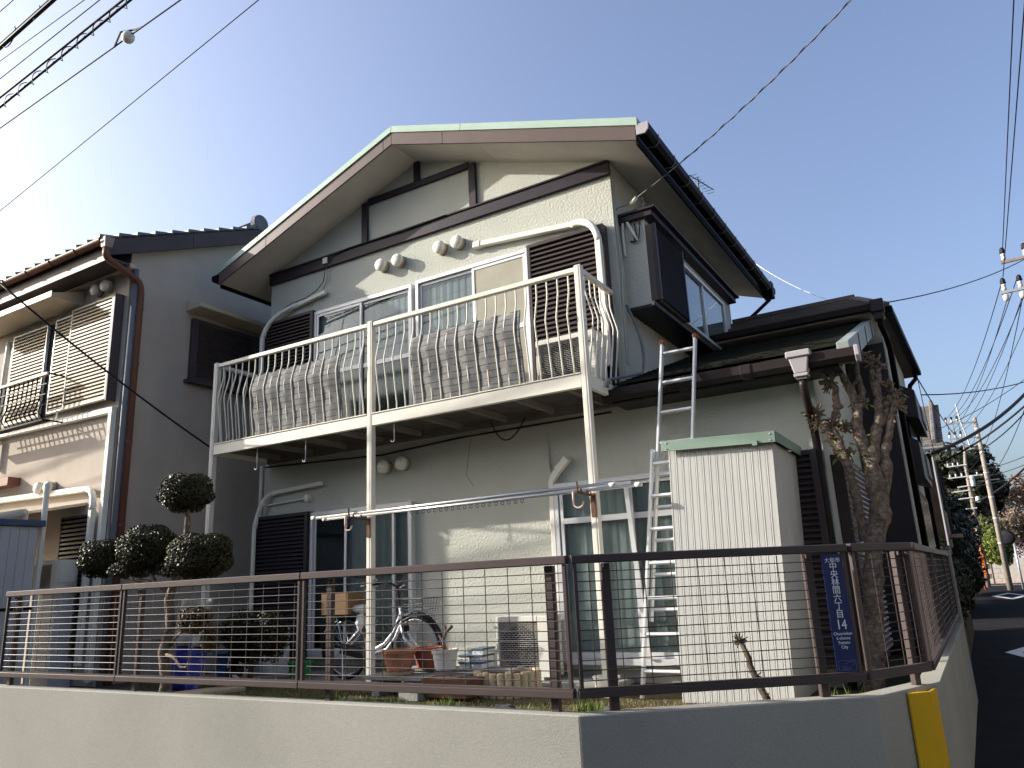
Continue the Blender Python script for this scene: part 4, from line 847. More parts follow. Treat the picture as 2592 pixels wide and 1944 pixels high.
# lawn grass
gb = MB(); rnd = random.Random(11)
for _ in range(15000):
    x = rnd.uniform(-.5,7.4); y = rnd.uniform(-2.6,-1.05)
    if y < -3.0+max(0,(x-6.3)*.75): continue
    h = rnd.uniform(.012,.035); a = rnd.uniform(0,6.28); q = Vector((math.cos(a),math.sin(a),0)); p = Vector((x,y,-.003)); l = Vector((rnd.uniform(-.6,.6),rnd.uniform(-.6,.6),1))*h
    gb.add([p-q*.004,p+q*.004,p+l],[(0,1,2)])
o = gb.build('lawn_grass','grass_blade',None,soup=True); o['kind'] = 'stuff'; o['label'] = 'short dry lawn grass between the fence and the house'; o['category'] = 'grass'
gb = MB()
for cx,cy,n,h in ((4.35,-1.75,60,.07),(4.5,-2.3,70,.11),(3.6,-1.8,60,.06),(3.0,-1.7,40,.09),(5.75,-1.7,160,.09),(6.0,-1.75,60,.05),(5.3,-1.8,70,.06),(2.4,-1.8,40,.06),(3.9,-1.85,70,.05),(7.45,-1.0,40,.16)):
    for _ in range(n):
        x = cx+rnd.gauss(0,.10); y = cy+rnd.gauss(0,.06); hh = h*rnd.uniform(.5,1.3); a = rnd.uniform(0,6.28); q = Vector((math.cos(a),math.sin(a),0)); p = Vector((x,y,0)); l = Vector((rnd.uniform(-.45,.45),rnd.uniform(-.45,.45),1))*hh
        gb.add([p-q*.005,p+q*.005,p+l],[(0,1,2)])
o = gb.build('grass_tufts','grass_fresh',None,soup=True); o['kind'] = 'stuff'; o['label'] = 'fresh green grass tufts along the lawn'; o['category'] = 'grass'
# ================================================================ pots and boxes by the wall
mat('terracotta',(.40,.16,.095),.75,var=.15,vscale=6,dirt=.25,dcol=(.45,.30,.22)); mat('terracotta_dark',(.28,.085,.055),.75,var=.15); mat('pot_white',(.60,.58,.52),.7,bump=.8,bscale=60,var=.1); mat('planter_brown',(.13,.07,.045),.7,var=.15)
mat('log_beige',(.55,.43,.27),.85,bump=.3,bscale=60,var=.1,vscale=8); mat('tray_white',(.66,.66,.66),.5,var=.05); mat('tray_blue',(.075,.125,.16),.5,var=.1); mat('bucket_green',(.02,.27,.09),.4); mat('bin_blue',(.02,.07,.16),.4); mat('tarp_blue',(.02,.025,.20),.5,bump=.6,bscale=14,bdist=.03,var=.2); mat('cloth_grey',(.30,.31,.27),.9,bump=.5,bscale=10,bdist=.03,var=.15); mat('straw',(.30,.15,.07),.95,bump=.9,bscale=60)
mat('box_white',(.60,.60,.60),.5,var=.06,dirt=.2); mat('stone_dark',(.055,.05,.05),.9,bump=.8,bscale=25,var=.3); mat('plank_tan',(.42,.34,.22),.85,var=.15)
def pot(name,lab,m,c,r,h,taper=.74,rim=True,soil='straw',saucer=None,grp='pots by the lower wall'):
    P = thing(name,lab,'pot',c,grp); rb = r*taper
    pr = [(rb*.96,0),(rb,.01),(r*.95,h*.82),(r*1.04,h*.83),(r*1.05,h*.97),(r*1.0,h),(r*.90,h),(r*.88,h*.86)] if rim else [(rb,0),(r,h*.95),(r*1.02,h),(r*.92,h),(r*.9,h*.85)]
    MB().lathe(pr,c,26,caps=True).build('pot_body',m,P,smooth=False)
    MB().lathe([(r*.885,h*.86),(r*.5,h*.90),(.01,h*.91)],c,18).build('potting_soil',soil,P)
    if saucer:
        MB().lathe([(rb*1.0,-.04),(rb*1.22,-.03),(rb*1.28,.0),(rb*1.2,.0),(rb*1.0,-.02)],c,24).build('saucer',saucer,P)
    tf = MB()
    for _ in range(16):
        d = Vector((rnd.gauss(0,.6),rnd.gauss(0,.6),1)).normalized(); q = Vector(c)+Vector((rnd.uniform(-.6,.6)*r,rnd.uniform(-.6,.6)*r,h*.88)); tf.tube([q,q+d*rnd.uniform(.03,.09)],[.0025,.0015],4)
    tf.build('dry_stems','straw',P)
    return P
pot('flower_pot','bright terracotta flower pot on a cream saucer in front of the bicycle wheel','terracotta',(3.47,-1.28,.225),.165,.20,saucer='plank_tan')
pot('flower_pot','dark red terracotta pot behind the white basket-weave pot','terracotta_dark',(3.60,-.98,.225),.15,.195)
wp = pot('flower_pot','white basket-weave flower pot with a cut bonsai stem','pot_white',(3.97,-1.20,.235),.125,.185,taper=.8)
MB().tube([(3.97,-1.2,.40),(3.95,-1.2,.50),(3.99,-1.2,.58),(3.97,-1.2,.63)],[.018,.015,.014,.016],7).build('bonsai_stem','bark',wp,smooth=True); MB().tube([(3.96,-1.2,.48),(3.90,-1.2,.55)],[.012,.010],6).build('bonsai_stem','bark',wp); MB().tube([(3.99,-1.2,.58),(4.06,-1.2,.63)],[.016,.016],6).build('bonsai_stem','bark',wp)
bs = thing('plank_bench','low plank on concrete blocks carrying the flower pots','bench',(3.6,-1.15,0))
box('plank','concrete',bs,3.12,4.20,-1.42,-1.02,.150,.185,bevel=.004); box('plank','concrete',bs,3.3,4.6,-1.0,-.78,.19,.22,bevel=.004)
for x in (3.22,3.62,4.08): box('block','concrete',bs,x,x+.1,-1.40,-1.05,0,.149,bevel=.006)
for x in (3.4,4.45): box('block','concrete',bs,x,x+.1,-.98,-.8,0,.189,bevel=.006)
tag(box('concrete_block','concrete',None,3.72,3.95,-1.60,-1.46,0,.145,bevel=.008),'single grey concrete block lying in front of the pots','block')
pl_ = thing('planter_trough','brown rectangular planter trough with dry stalks in front of the pots','planter',(4.2,-1.4,0))
MB().add([(3.98,-1.52,.03),(4.42,-1.52,.03),(4.42,-1.30,.03),(3.98,-1.30,.03),(3.94,-1.55,.19),(4.46,-1.55,.19),(4.46,-1.27,.19),(3.94,-1.27,.19),(3.96,-1.53,.19),(4.44,-1.53,.19),(4.44,-1.29,.19),(3.96,-1.29,.19),(3.98,-1.51,.13),(4.42,-1.51,.13),(4.42,-1.31,.13),(3.98,-1.31,.13)],[(3,2,1,0),(0,1,5,4),(1,2,6,5),(2,3,7,6),(3,0,4,7),(4,5,9,8),(5,6,10,9),(6,7,11,10),(7,4,8,11),(8,9,13,12),(9,10,14,13),(10,11,15,14),(11,8,12,15),(12,13,14,15)]).build('trough','planter_brown',pl_)
tf = MB()
for _ in range(14): q = Vector((rnd.uniform(4.0,4.4),rnd.uniform(-1.48,-1.34),.13)); tf.tube([q,q+Vector((rnd.uniform(-.08,.08),rnd.uniform(-.05,.05),rnd.uniform(.05,.13)))],.002,4)
tf.build('dry_stalks','straw',pl_)
def tray(x0,x1,y0,y1,z,lab):
    T = thing('drawer_tray',lab,'tray',((x0+x1)/2,(y0+y1)/2,z),'small white trays with blue lids')
    box('tray_body','tray_white',T,x0,x1,y0,y1,z,z+.045,bevel=.003); box('lid','tray_blue',T,x0-.008,x1+.008,y0-.01,y1+.008,z+.0455,z+.062,bevel=.003)
    for x in (x0+.03,x1-.03): MB().ell((x,y0-.004,z+.024),(.005,.004,.005),6,4).build('knob','cable_grey',T)
for (x0,x1,z,lab) in ((3.99,4.115,.222,'lower left white tray with blue lid in the small stack'),(4.135,4.26,.222,'lower right white tray with blue lid in the small stack'),(3.99,4.115,.285,'upper left white tray with blue lid in the small stack'),(4.135,4.26,.285,'middle right white tray with blue lid in the small stack'),(4.15,4.275,.348,'topmost white tray with blue lid on the small stack')):
    tray(x0,x1,-1.0,-.79,z,lab)
# log edging ring
LR_ = thing('log_edging','ring of short beige log edging posts standing on the lawn before the air conditioner','edging',(4.53,-.99,0)); nlog = 24
for i in range(nlog):
    a = 2*PI*i/nlog; c = (4.53+.30*math.cos(a),-.99+.25*math.sin(a),0); hh = .215+.008*math.sin(i*2.3)
    MB().lathe([(.034,-.03),(.034,hh-.008),(.028,hh)],c,12).build('log','log_beige',LR_,smooth=False)
# buckets, bins and the white things left of the bicycle
def bucket(lab,m,c,r,h):
    K = thing('bucket',lab,'bucket',c,'buckets'); MB().lathe([(r*.78,0),(r,h),(r*1.06,h),(r*1.06,h+.012),(r*.95,h+.012),(r*.76,.01)],c,24).build('bucket_body',m,K); MB().tube([(c[0]+r*math.cos(t),c[1]-.02,c[2]+h-.0+r*.6*math.sin(-t)) for t in [PI*k/12 for k in range(13)]],.004,5).build('bucket_handle','cable_grey',K)
bucket('green plastic bucket by the rear wheel of the bicycle','bucket_green',(1.45,-.62,.05),.145,.16)
bucket('white plastic bucket at the foot of the right balcony post','vent_white',(5.44,-.75,.0),.12,.14)
CB = thing('white_cabinet','tall white cabinet box standing against the dark left shutter','cabinet',(.72,-.42,.05)); box('cabinet_body','box_white',CB,.50,.92,-.55,-.30,.05,.60,bevel=.008); box('cabinet_door','box_white',CB,.68,.915,-.562,-.551,.07,.585,bevel=.004); MB().tube([(.74,-.575,.57),(.80,-.585,.565),(.86,-.575,.57)],.006,6).build('handle','cable_grey',CB)
WB_ = thing('white_appliance','small white appliance with round feet beside the blue bin','appliance',(.50,-.75,.05))
MB().lathe([(.001,-.80),(.15,-.80),(.16,-.79),(.16,-.66),(.15,-.65),(.001,-.65)],(.55,0,.19),18,'y').build('drum','box_white',WB_); box('body','box_white',WB_,.36,.60,-.80,-.64,.05,.30,bevel=.03); MB().lathe([(.06,-.812),(.06,-.801)],(.42,0,.10),14,'y').build('wheel','fan_dark',WB_); MB().lathe([(.07,-.812),(.07,-.803)],(.62,0,.13),14,'y').build('wheel','fan_dark',WB_)
BB_ = thing('blue_bin','dark blue plastic bin with lighter lid rim near the left corner of the house','bin',(.25,-.62,.05)); MB().lathe([(.17,.05),(.21,.32),(.23,.32),(.23,.345),(.05,.36)],(.25,-.62,0),22).build('bin_body','bin_blue',BB_); MB().lathe([(.232,.318),(.238,.33),(.232,.344)],(.25,-.62,0),22).build('bin_rim','tray_blue',BB_)
def drape(name,lab,cat,m,x0,x1,y,z0,z1,seed):
    r2 = random.Random(seed); vs = []; fs = []; nx,nz_ = 14,8
    for k in range(nz_+1):
        for i in range(nx+1):
            u = i/nx; v = k/nz_; vs.append((x0+(x1-x0)*(u+.05*math.sin(v*5)*(1-v)),y+.03*math.sin(u*11+seed)+.05*(1-v)*math.sin(u*5)-.10*(1-v),z0+(z1-z0)*v+.02*math.sin(u*7)*v))
    for k in range(nz_):
        for i in range(nx): a = k*(nx+1)+i; fs.append((a,a+1,a+nx+2,a+nx+1))
    o = MB().add(vs,fs).build(name,m,None,smooth=True,soup=True); mo = o.modifiers.new('thick','SOLIDIFY'); mo.thickness = .006; return tag(o,lab,cat)
drape('grey_sheet','grey-green cover sheet hanging behind the clipped tree trunk','sheet','cloth_grey',.35,.95,-1.5,.48,.98,2)
drape('blue_tarp','deep blue plastic sheet on the ground behind the clipped tree trunk','sheet','tarp_blue',.45,1.0,-1.55,.0,.52,5)
tag(MB().hexa([(.9,-2.1,0),(1.35,-1.9,0),(1.5,-1.45,0),(1.15,-1.4,0),(.9,-2.1,.05),(1.35,-1.9,.05),(1.5,-1.45,.05),(1.15,-1.4,.05)]).build('stepping_stone','plank_tan',None,bevel=.01),'flat sunlit tan stone slab lying at the foot of the clipped tree','stone')
for x,y,z,r,lb in ((5.98,-1.85,.03,.08,'black lava rock on the lawn beside the ladder foot'),(5.05,-1.9,.0,.10,'flat dark rock on the lawn below the middle of the fence')):
    tag(MB().ell((x,y,z),(r*1.4,r*.9,r*.6),10,7,.18).build('rock','stone_dark',None),lb,'rock','rocks on the lawn')
# ================================================================ bicycle
mat('bike_silver',(.62,.63,.66),.3,metal=.3,var=.03); mat('bike_black',(.015,.015,.017),.5,var=.05); mat('bike_steel',(.5,.5,.5),.3,metal=.9,var=.05); mat('plastic_clear',(.55,.55,.55),.35,bump=.8,bscale=18,bdist=.02,var=.2); mat('basket_wire',(.10,.11,.11),.45,metal=.5)
BY = -.70; BZ = .05
BK_ = thing('bicycle','silver step-through bicycle with wire front basket parked along the lower wall','bicycle',(2.73,BY,BZ))
def b3(x,z,dy=0): return (x,BY+dy,z)
for hx in (2.24,3.22):
    hc = (hx,BY,BZ+.335); w_ = MB().tube([(hx+.318*math.cos(2*PI*k/36),BY,hc[2]+.318*math.sin(2*PI*k/36)) for k in range(36)],.019,8,closed=True).build('wheel','bike_black',BK_,smooth=True)
    MB().tube([(hx+.292*math.cos(2*PI*k/36),BY,hc[2]+.292*math.sin(2*PI*k/36)) for k in range(36)],.010,6,closed=True).build('rim','bike_steel',w_,smooth=True)
    sp_ = MB()
    for k in range(28):
        a = 2*PI*k/28; sp_.tube([(hx+.02*math.cos(a+.8),BY+(.03 if k % 2 else -.03),hc[2]+.02*math.sin(a+.8)),(hx+.29*math.cos(a),BY,hc[2]+.29*math.sin(a))],.0014,4)
    sp_.build('spokes','bike_steel',w_); MB().lathe([(.022,BY-.05),(.022,BY+.05)],(hx,0,hc[2]),10,'y').build('hub','bike_steel',w_)
    a0,a1 = (R(-5),R(150)) if hx > 3 else (R(20),R(200))
    MB().tube([(hx+.355*math.cos(a0+(a1-a0)*k/20),BY,hc[2]+.355*math.sin(a0+(a1-a0)*k/20)) for k in range(21)],.022,6).build('mudguard','bike_black',BK_,smooth=True)
fr_ = [([b3(3.015,.80),b3(3.055,.63)],.021),([b3(3.03,.75),b3(2.93,.55),b3(2.80,.43),b3(2.66,.37),b3(2.60,.36)],.019),([b3(3.045,.67),b3(2.95,.49),b3(2.83,.37),b3(2.64,.315)],.019),([b3(2.62,.315),b3(2.50,.72)],.018),([b3(2.62,.315,.03),b3(2.24,.385,.05)],.011),([b3(2.62,.315,-.03),b3(2.24,.385,-.05)],.011),([b3(2.53,.64,.03),b3(2.24,.385,.05)],.010),([b3(2.53,.64,-.03),b3(2.24,.385,-.05)],.010),([b3(3.055,.63,.04),b3(3.10,.50,.05),b3(3.22,.385,.05)],.013),([b3(3.055,.63,-.04),b3(3.10,.50,-.05),b3(3.22,.385,-.05)],.013)]
for k,(pts,r) in enumerate(fr_): MB().tube(pts,r,9).build('frame_tube','bike_silver',BK_,smooth=True)
MB().tube([b3(3.015,.80),b3(2.975,1.02)],.014,8).build('stem','bike_black',BK_)
MB().tube([b3(2.72,1.04,-.27),b3(2.84,1.05,-.26),b3(2.95,1.08,-.14),b3(2.98,1.03,0),b3(2.95,1.08,.14),b3(2.84,1.05,.26),b3(2.72,1.04,.27)],.011,8).build('handlebar','bike_black',BK_,smooth=True)
for s in (-.27,.27): MB().tube([b3(2.70,1.04,s),b3(2.82,1.05,s*.97)],.017,8).build('grip','bike_black',BK_,smooth=True); MB().tube([b3(2.90,1.04,s*.85),b3(2.76,.99,s*.98)],.006,6).build('brake_lever','bike_steel',BK_)
MB().ell(b3(2.86,1.10,-.22),(.022,.022,.02),10,7).build('bell','bike_steel',BK_,smooth=True)
MB().tube([b3(2.97,1.0),b3(3.06,1.02,.05),b3(3.10,.9,.04),b3(3.06,.7,.02)],.004,5).build('brake_cable','bike_black',BK_)
ws = MB()
def bp_(u,v,s): # basket: wider at the top
    k = .80+.20*v; return Vector((3.27+u*.175*k,BY+s*.155*k,.665+v*.225))
for v in (0,.25,.5,.75,1.0):
    ws.tube([bp_(-1,v,-1),bp_(1,v,-1),bp_(1,v,1),bp_(-1,v,1),bp_(-1,v,-1)],.0035 if v < 1 else .0055,5)
for i in range(9):
    u = -1+i*.25; ws.tube([bp_(u,1,-1),bp_(u,0,-1),bp_(u,0,1),bp_(u,1,1)],.0025,4)
for i in range(7):
    s = -1+i/3; ws.tube([bp_(-1,1,s),bp_(-1,0,s),bp_(1,0,s),bp_(1,1,s)],.0025,4)
ws.build('basket','basket_wire',BK_); MB().tube([b3(3.05,.66),b3(3.25,.66)],.010,6).build('basket_stay','bike_black',BK_); box('lamp','bike_black',BK_,3.13,3.19,BY-.10,BY-.05,.56,.62,bevel=.01)
MB().ell(b3(2.46,.80),(.13,.095,.05),14,9,.05).build('saddle','plastic_clear',BK_,smooth=True); MB().tube([b3(2.52,.62),b3(2.47,.78)],.013,8).build('seat_post','bike_steel',BK_)
MB().ell(b3(2.47,.66,-.03),(.055,.05,.10),10,8,.12).build('plastic_bag','plastic_clear',BK_,smooth=True)
rk = MB(); 
for s in (-.05,.05): rk.tube([b3(2.08,.74,s),b3(2.44,.74,s)],.006,5); rk.tube([b3(2.12,.74,s),b3(2.24,.385,s)],.006,5)
rk.build('rear_rack','bike_steel',BK_)
bx_ = MB(); bx_.box(1.98,2.38,BY-.14,BY-.128,.75,.98).box(1.98,2.38,BY+.128,BY+.14,.75,.98).box(1.98,1.992,BY-.1278,BY+.1278,.75,.98).box(2.368,2.38,BY-.1278,BY+.1278,.75,.98).box(1.9922,2.3678,BY-.1278,BY+.1278,.75,.762); bx_.build('rear_box','brown_box',BK_)
MB().tube([b3(2.62+.085*math.cos(2*PI*k/24),.315+.085*math.sin(2*PI*k/24),-.06) for k in range(24)],.006,5,closed=True).build('chainring','bike_steel',BK_); MB().prism([(2.20,.33),(2.66,.25),(2.72,.32),(2.66,.39),(2.22,.44)],'y',BY-.075,BY-.068).build('chain_guard','bike_black',BK_,bevel=.003)
for s,z in ((-.09,.18),(.09,.45)): MB().bar(b3(2.62,.315,s),b3(2.66 if s < 0 else 2.58,z,s),.02,.012,(0,1,0)).build('crank','bike_steel',BK_); MB().box((2.66 if s < 0 else 2.58)-.045,(2.66 if s < 0 else 2.58)+.045,BY+s*1.1-.03 if s < 0 else BY+s,BY+s if s < 0 else BY+s*1.1+.03,z-.012,z+.012).build('pedal','bike_black',BK_)
MB().tube([b3(2.24,.385,-.07),b3(2.30,.06,-.12)],.009,6).build('kickstand','bike_steel',BK_)
# ================================================================ overhead wires
def wire(lab,pts,r,m='cable',grp=None,n=6): return tag(MB().tube(pts,r,n).build('wire',m,None,smooth=True),lab,'wire',grp)
yw_ = -4.1; GW = 'street wires over the left corner'
def run(z0,x0,z1,x1,y=yw_):   # extend the measured stretch to both sides with a little sag
    s = (z1-z0)/(x1-x0); f = lambda x: z0+s*(x-x0)
    return [(x,y,f(x)+.0009*(x-1.5)**2*0) for x in (-26,-16,-8,-3,0,2,4,6,10,16)]
wire('uppermost thin wire at the very top left corner of the sky',run(7.52,.06,7.55,.5),.006,grp=GW)
tk = wire('thick bundled cable with loops, second from the top left corner',run(6.98,.19,7.10,1.23),.024,grp=GW)
for k in range(26):
    x = -9+k*.52; z = 6.98+.115*(x-.19); MB().tube(arc((x,yw_,z+.05),.085 if k % 3 else .13,R(-160),R(40),8),.006,5).build('cable_loop','cable',tk)
MB().tube([(x,yw_+.01,z+.075) for x,y,z in run(6.98,.19,7.10,1.23)],.010,5).build('messenger','cable_grey',tk)
wire('thin wire just below the thick looped cable, third from the top left',run(6.79,.24,6.80,1.87),.0055,grp=GW)
wire('thin wire fourth from the top left corner',run(6.54,.30,6.66,2.11),.0065,grp=GW)
wire('thick straight cable fifth from the top left corner',run(6.28,.36,6.46,2.52),.013,grp=GW)
lw = wire('spiral-lashed cable beside the thick straight one',run(6.15,.39,6.40,2.64),.015,grp=GW)
hx_ = []
for k in range(1100):
    x = -9+k*.0145; hx_.append((x,yw_+.036*math.sin(k*.35),6.15+.111*(x-.39)+.036*math.cos(k*.35)))
MB().tube(hx_,.005,4).build('lashing','cable_grey',lw)
bw = wire('single wire carrying a white ball insulator above the left roof',run(5.87,.46,6.02,3.40),.0075,grp=GW)
o = MB().ell((2.66,yw_,5.98),(.062,.055,.058),16,12).build('insulator_ball','vent_white',bw,smooth=True); MB().tube([(2.45,yw_,5.965),(2.62,yw_-.05,6.02),(2.72,yw_,6.03),(2.86,yw_,5.995)],.009,5).build('insulator_strap','cable',bw)
wire('lowest thin wire sloping from the top down to the left edge over the neighbour roof',run(4.85,.79,5.52,4.41),.0045,grp=GW)
d0 = INS+Vector((.04,-.005,.035))
ds = wire('twisted service wire running from the right gable corner up to the sky',sag(d0,(8.36,-.3,6.36),.09,14)+[(10.5,-.55,7.75)],.0065,'cable_grey')
tp = [];
for k in range(200): p = Vector(d0).lerp(Vector((8.36,-.3,6.36)),k/199)-Vector((0,0,.09*4*(k/199)*(1-k/199))); tp.append(p+Vector((0,.009*math.sin(k*.35),.009*math.cos(k*.35))))
MB().tube(tp,.004,4).build('wire_strand','cable',ds)
wire('black cable sagging from under the neighbour eave to the left balcony corner',sag((-1.576,-3.0,4.985),(.0,-.93,2.93),.06,14)[0:]+[],.014)
wire('stretch of the black neighbour cable continuing left out of the picture',sag((-6.5,-9.0,10.6),(-1.576,-3.0,4.985),.1,8),.014)
wire('thin wire rising from the brown back roof to the pole at the right edge',sag((6.73,4.2,4.80),(10.65,14,8.14),.25,16),.012)
wire('pale thin wire falling from the main eave to the brown back roof',sag((6.0,5.5,6.25),(7.53,5.0,4.94),.12,10),.006,'white_plastic')
# television aerial on the ridge behind the eave
AE = thing('tv_aerial','thin television aerial peeping over the right eave','aerial',(5.5,4.2,6.0))
MB().tube([(5.5,4.2,6.0),(5.5,4.2,7.5)],.014,6).build('mast','cable',AE)
MB().tube([(5.45,3.9,7.42),(5.55,5.0,7.62)],.009,5).build('boom','cable',AE)
for i in range(8): y = 3.95+i*.145; MB().tube([(5.44,y,7.43+.018*i),(5.56,y,7.43+.018*i)],.005,4).build('element','cable',AE)
# ================================================================ utility poles up the street
mat('pole_concrete',(.25,.215,.18),.85,var=.15,vscale=4); mat('pole_steel',(.32,.33,.34),.5,metal=.4,var=.1); mat('porcelain',(.52,.49,.45),.3,var=.05); mat('rust_arm',(.22,.17,.14),.6,var=.2)
GP = 'utility poles along the side street'
def insul(par,x,y,z,h=.28):
    MB().lathe([(.025,0),(.06,.03),(.06,.09),(.04,.11),(.058,.13),(.058,.18),(.04,.20)],(x,y,z),10).build('insulator','porcelain',par,smooth=True); MB().lathe([(.05,.20),(.075,.22),(.06,.34),(.03,.38)],(x,y,z),8).build('insulator_cap','cable',par)
Q1 = thing('utility_pole','nearest utility pole at the right edge, only its cross arms in view','utility pole',(11.6,16.4,ROAD),GP)
MB().tube([(11.6,16.4,ROAD),(11.6,16.4,10.6)],[.17,.12],12).build('pole_shaft','pole_concrete',Q1,smooth=True)
MB().bar((10.36,16.46,9.0),(12.6,16.3,9.05),.075,.075).build('cross_arm','rust_arm',Q1); MB().bar((10.2,16.46,8.14),(12.6,16.3,8.18),.075,.075).build('cross_arm','pole_steel',Q1)
for x,z in ((10.44,9.05),(10.95,9.05),(11.9,9.06)): insul(Q1,x,16.45,z)
for x,z in ((10.30,8.18),(10.68,8.18),(11.0,8.18)): insul(Q1,x,16.45,z); MB().lathe([(.03,0),(.075,-.04),(.075,-.16),(.03,-.2)],(x,16.45,z-.1),8).build('insulator','porcelain',Q1,smooth=True)
Q2 = thing('utility_pole','tall beige concrete utility pole with two left-hand cross arms up the street','utility pole',(9.6,44.5,ROAD),GP)
MB().tube([(9.60,44.5,ROAD),(9.54,44.5,9.30)],[.155,.105],12).build('pole_shaft','pole_concrete',Q2,smooth=True)
for z in (2.0,3.4,4.6,6.0,7.2,8.6): MB().lathe([(.145,0),(.145,.06)],(9.57,44.5,z),12).build('pole_band','alu',Q2)
for z,x0 in ((9.03,8.0),(8.12,8.05)):
    MB().bar((x0,44.4,z+.08),(9.5,44.4,z),.08,.08).build('cross_arm','pole_steel',Q2)
    for i in range(3): insul(Q2,x0+.05+i*.29,44.4,z+.11)
MB().tube([(8.72,44.35,10.2),(8.80,44.35,9.1),(8.98,44.35,8.1),(9.05,44.35,7.4)],.045,6).build('riser','pole_steel',Q2); MB().bar((8.3,44.3,7.35),(9.25,44.3,7.5),.06,.06).build('cross_arm','pole_steel',Q2)
for i in range(3): MB().tube([(8.1+i*.29,44.4,9.1),(8.14+i*.29,44.4,7.5)],.014,4).build('jumper','cable',Q2)
Q3 = thing('utility_pole','crowded utility pole with transformer racks behind the orange mirror post','utility pole',(8.6,52.5,ROAD),GP)
MB().tube([(8.58,52.5,ROAD),(8.62,52.5,7.4),(8.80,52.5,9.0)],[.16,.12,.05],10).build('pole_shaft','pole_concrete',Q3,smooth=True)
for z,x0,x1 in ((7.42,7.5,8.7),(6.65,7.45,9.5),(5.70,7.5,8.6),(5.2,7.6,8.7),(6.0,7.9,8.6),(4.5,7.5,8.8)): MB().bar((x0,52.4,z),(x1,52.4,z+.05),.07,.07).build('cross_arm','alu',Q3)
for x,z in ((7.6,7.46),(7.9,7.46),(8.2,7.46),(7.6,6.7),(7.95,6.7),(8.3,6.7),(9.2,6.7)): insul(Q3,x,52.4,z)
for x,z in ((8.85,5.95),(8.85,6.3),(8.95,4.9)): MB().lathe([(.14,0),(.14,.35),(.05,.4)],(x,52.3,z),10).build('transformer','alu',Q3)
Q4 = thing('utility_pole','thin distant utility pole between the two nearer ones','utility pole',(10.6,72,ROAD),GP)
MB().tube([(10.2,72,ROAD),(10.2,72,9.0)],[.18,.13],8).build('pole_shaft','pole_concrete',Q4); MB().bar((9.3,72,8.0),(11,72,8.05),.08,.08).build('cross_arm','alu',Q4)
GS = 'wires strung along the side street'
for i,(x,z) in enumerate(((10.46,9.40),(10.95,9.40))):
    wire(('overhead wire running down the right edge to the upper cross arm','second overhead wire at the extreme right edge, ending on the lower cross arm')[i],[((10.62,-24,10.9),(10.50,5.83,9.80),(10.47,16.45,9.42)),((10.95,-24,10.75),(10.5,5.92,9.16),(10.33,16.45,8.58))][i],.011,grp=GS)
for i in range(3): wire(('leftmost','middle','rightmost')[i]+' of three upper power lines from the right edge to the concrete pole',sag((10.3+i*.35,16.45,8.50),(8.1+i*.29,44.4,9.45),.55,16),.013,grp='power lines between the street poles')
for i in range(3): wire(('leftmost','middle','rightmost')[i]+' of three lower power lines from the right edge to the concrete pole',sag((10.3+i*.35,16.45,7.9),(8.1+i*.29,44.4,8.55),.6,16),.011,grp='lower power lines between the street poles')
wire('thick black telephone cable sagging from the house side toward the right edge',sag((8.05,8.6,3.0),(11.6,16.4,6.9),.5,16),.035,grp=GS)
wire('second black cable rising from the street to the right edge',sag((7.9,20,4.1),(11.6,16.4,6.2),.3,14),.028,grp=GS)
wire('long black cable low across the far street toward the right edge',sag((8.6,52.5,4.9),(12.4,30,6.4),.5,14),.05,grp=GS)
wire('cable from the concrete pole to the right edge of the picture',sag((9.57,44.5,7.4),(12.6,26,8.3),.4,14),.03,grp=GS)
wire('short wire from the side gutter to the upper right pole',sag((8.07,8.5,4.1),(11.6,16.4,6.0),.25,12),.012,grp=GS)
for i in range(3): wire(('highest','middle','lowest')[i]+' of the faint distant wires crossing the far street',sag((8.6,52.5,7.0-i*.5),(14,40,7.6-i*.4),.5,10),.02,grp='faint distant wires')
for lab,p,q,sg,r in (('thin wire from the side gutter end up to the far concrete pole',(8.12,6.6,4.0),(9.55,44.5,8.9),1.2,.010),('thin wire crossing behind the tiled roof to the crowded pole',(8.0,19,5.2),(8.6,52.4,7.4),.9,.012),('wire from the crowded pole rising to the upper right cross arm',(8.6,52.4,7.0),(10.7,16.45,8.0),1.0,.012),('slack wire from the crowded pole to the lower right cross arm',(8.6,52.4,6.2),(11.2,16.4,7.2),1.4,.014),('thin wire from the tiled roof gable out to the right edge',(8.05,18.3,4.9),(12.5,24,8.4),.3,.010),('thin slack line looping down the house side by the back gutter',(8.12,6.5,4.0),(8.1,14,1.9),.9,.006)):
    wire(lab,sag(p,q,sg,16),r,grp=GS)
# ================================================================ houses, hedges, mirrors, trees up the street
mat('dark_house',(.014,.011,.010),.95,var=.2,spec=.05); mat('grey_tile',(.13,.118,.108),.7,bump=.4,bscale=12,var=.3,vscale=5); mat('tan_house',(.22,.17,.12),.9,var=.15); mat('white_house',(.52,.54,.60),.8,var=.08); mat('block_wall',(.40,.38,.34),.9,var=.15)
TH = thing('tiled_house','dark brown house with weathered grey tile roof just past the side fence','house',(6.2,20,0))
box('wall','dark_house',TH,3.4,7.75,18.6,27,ROAD,4.25)
rf = MB().hexa([(3.0,18.2,4.30),(8.12,18.2,4.30),(8.12,22.6,6.3),(3.0,22.6,6.3),(3.0,18.2,4.42),(8.12,18.2,4.42),(8.12,22.6,6.42),(3.0,22.6,6.42)]).build('roof','grey_tile',TH)
for i in range(16):
    for j in range(9):
        x = 3.05+j*.566; y = 18.2+i*.272; z = 4.43+i*.1235
        MB().hexa([(x,y,z),(x+.54,y,z),(x+.54,y+.29,z+.115),(x,y+.29,z+.115),(x,y,z+.05),(x+.54,y,z+.05),(x+.54,y+.29,z+.13),(x,y+.29,z+.13)]).build('roof_tile','grey_tile',rf)
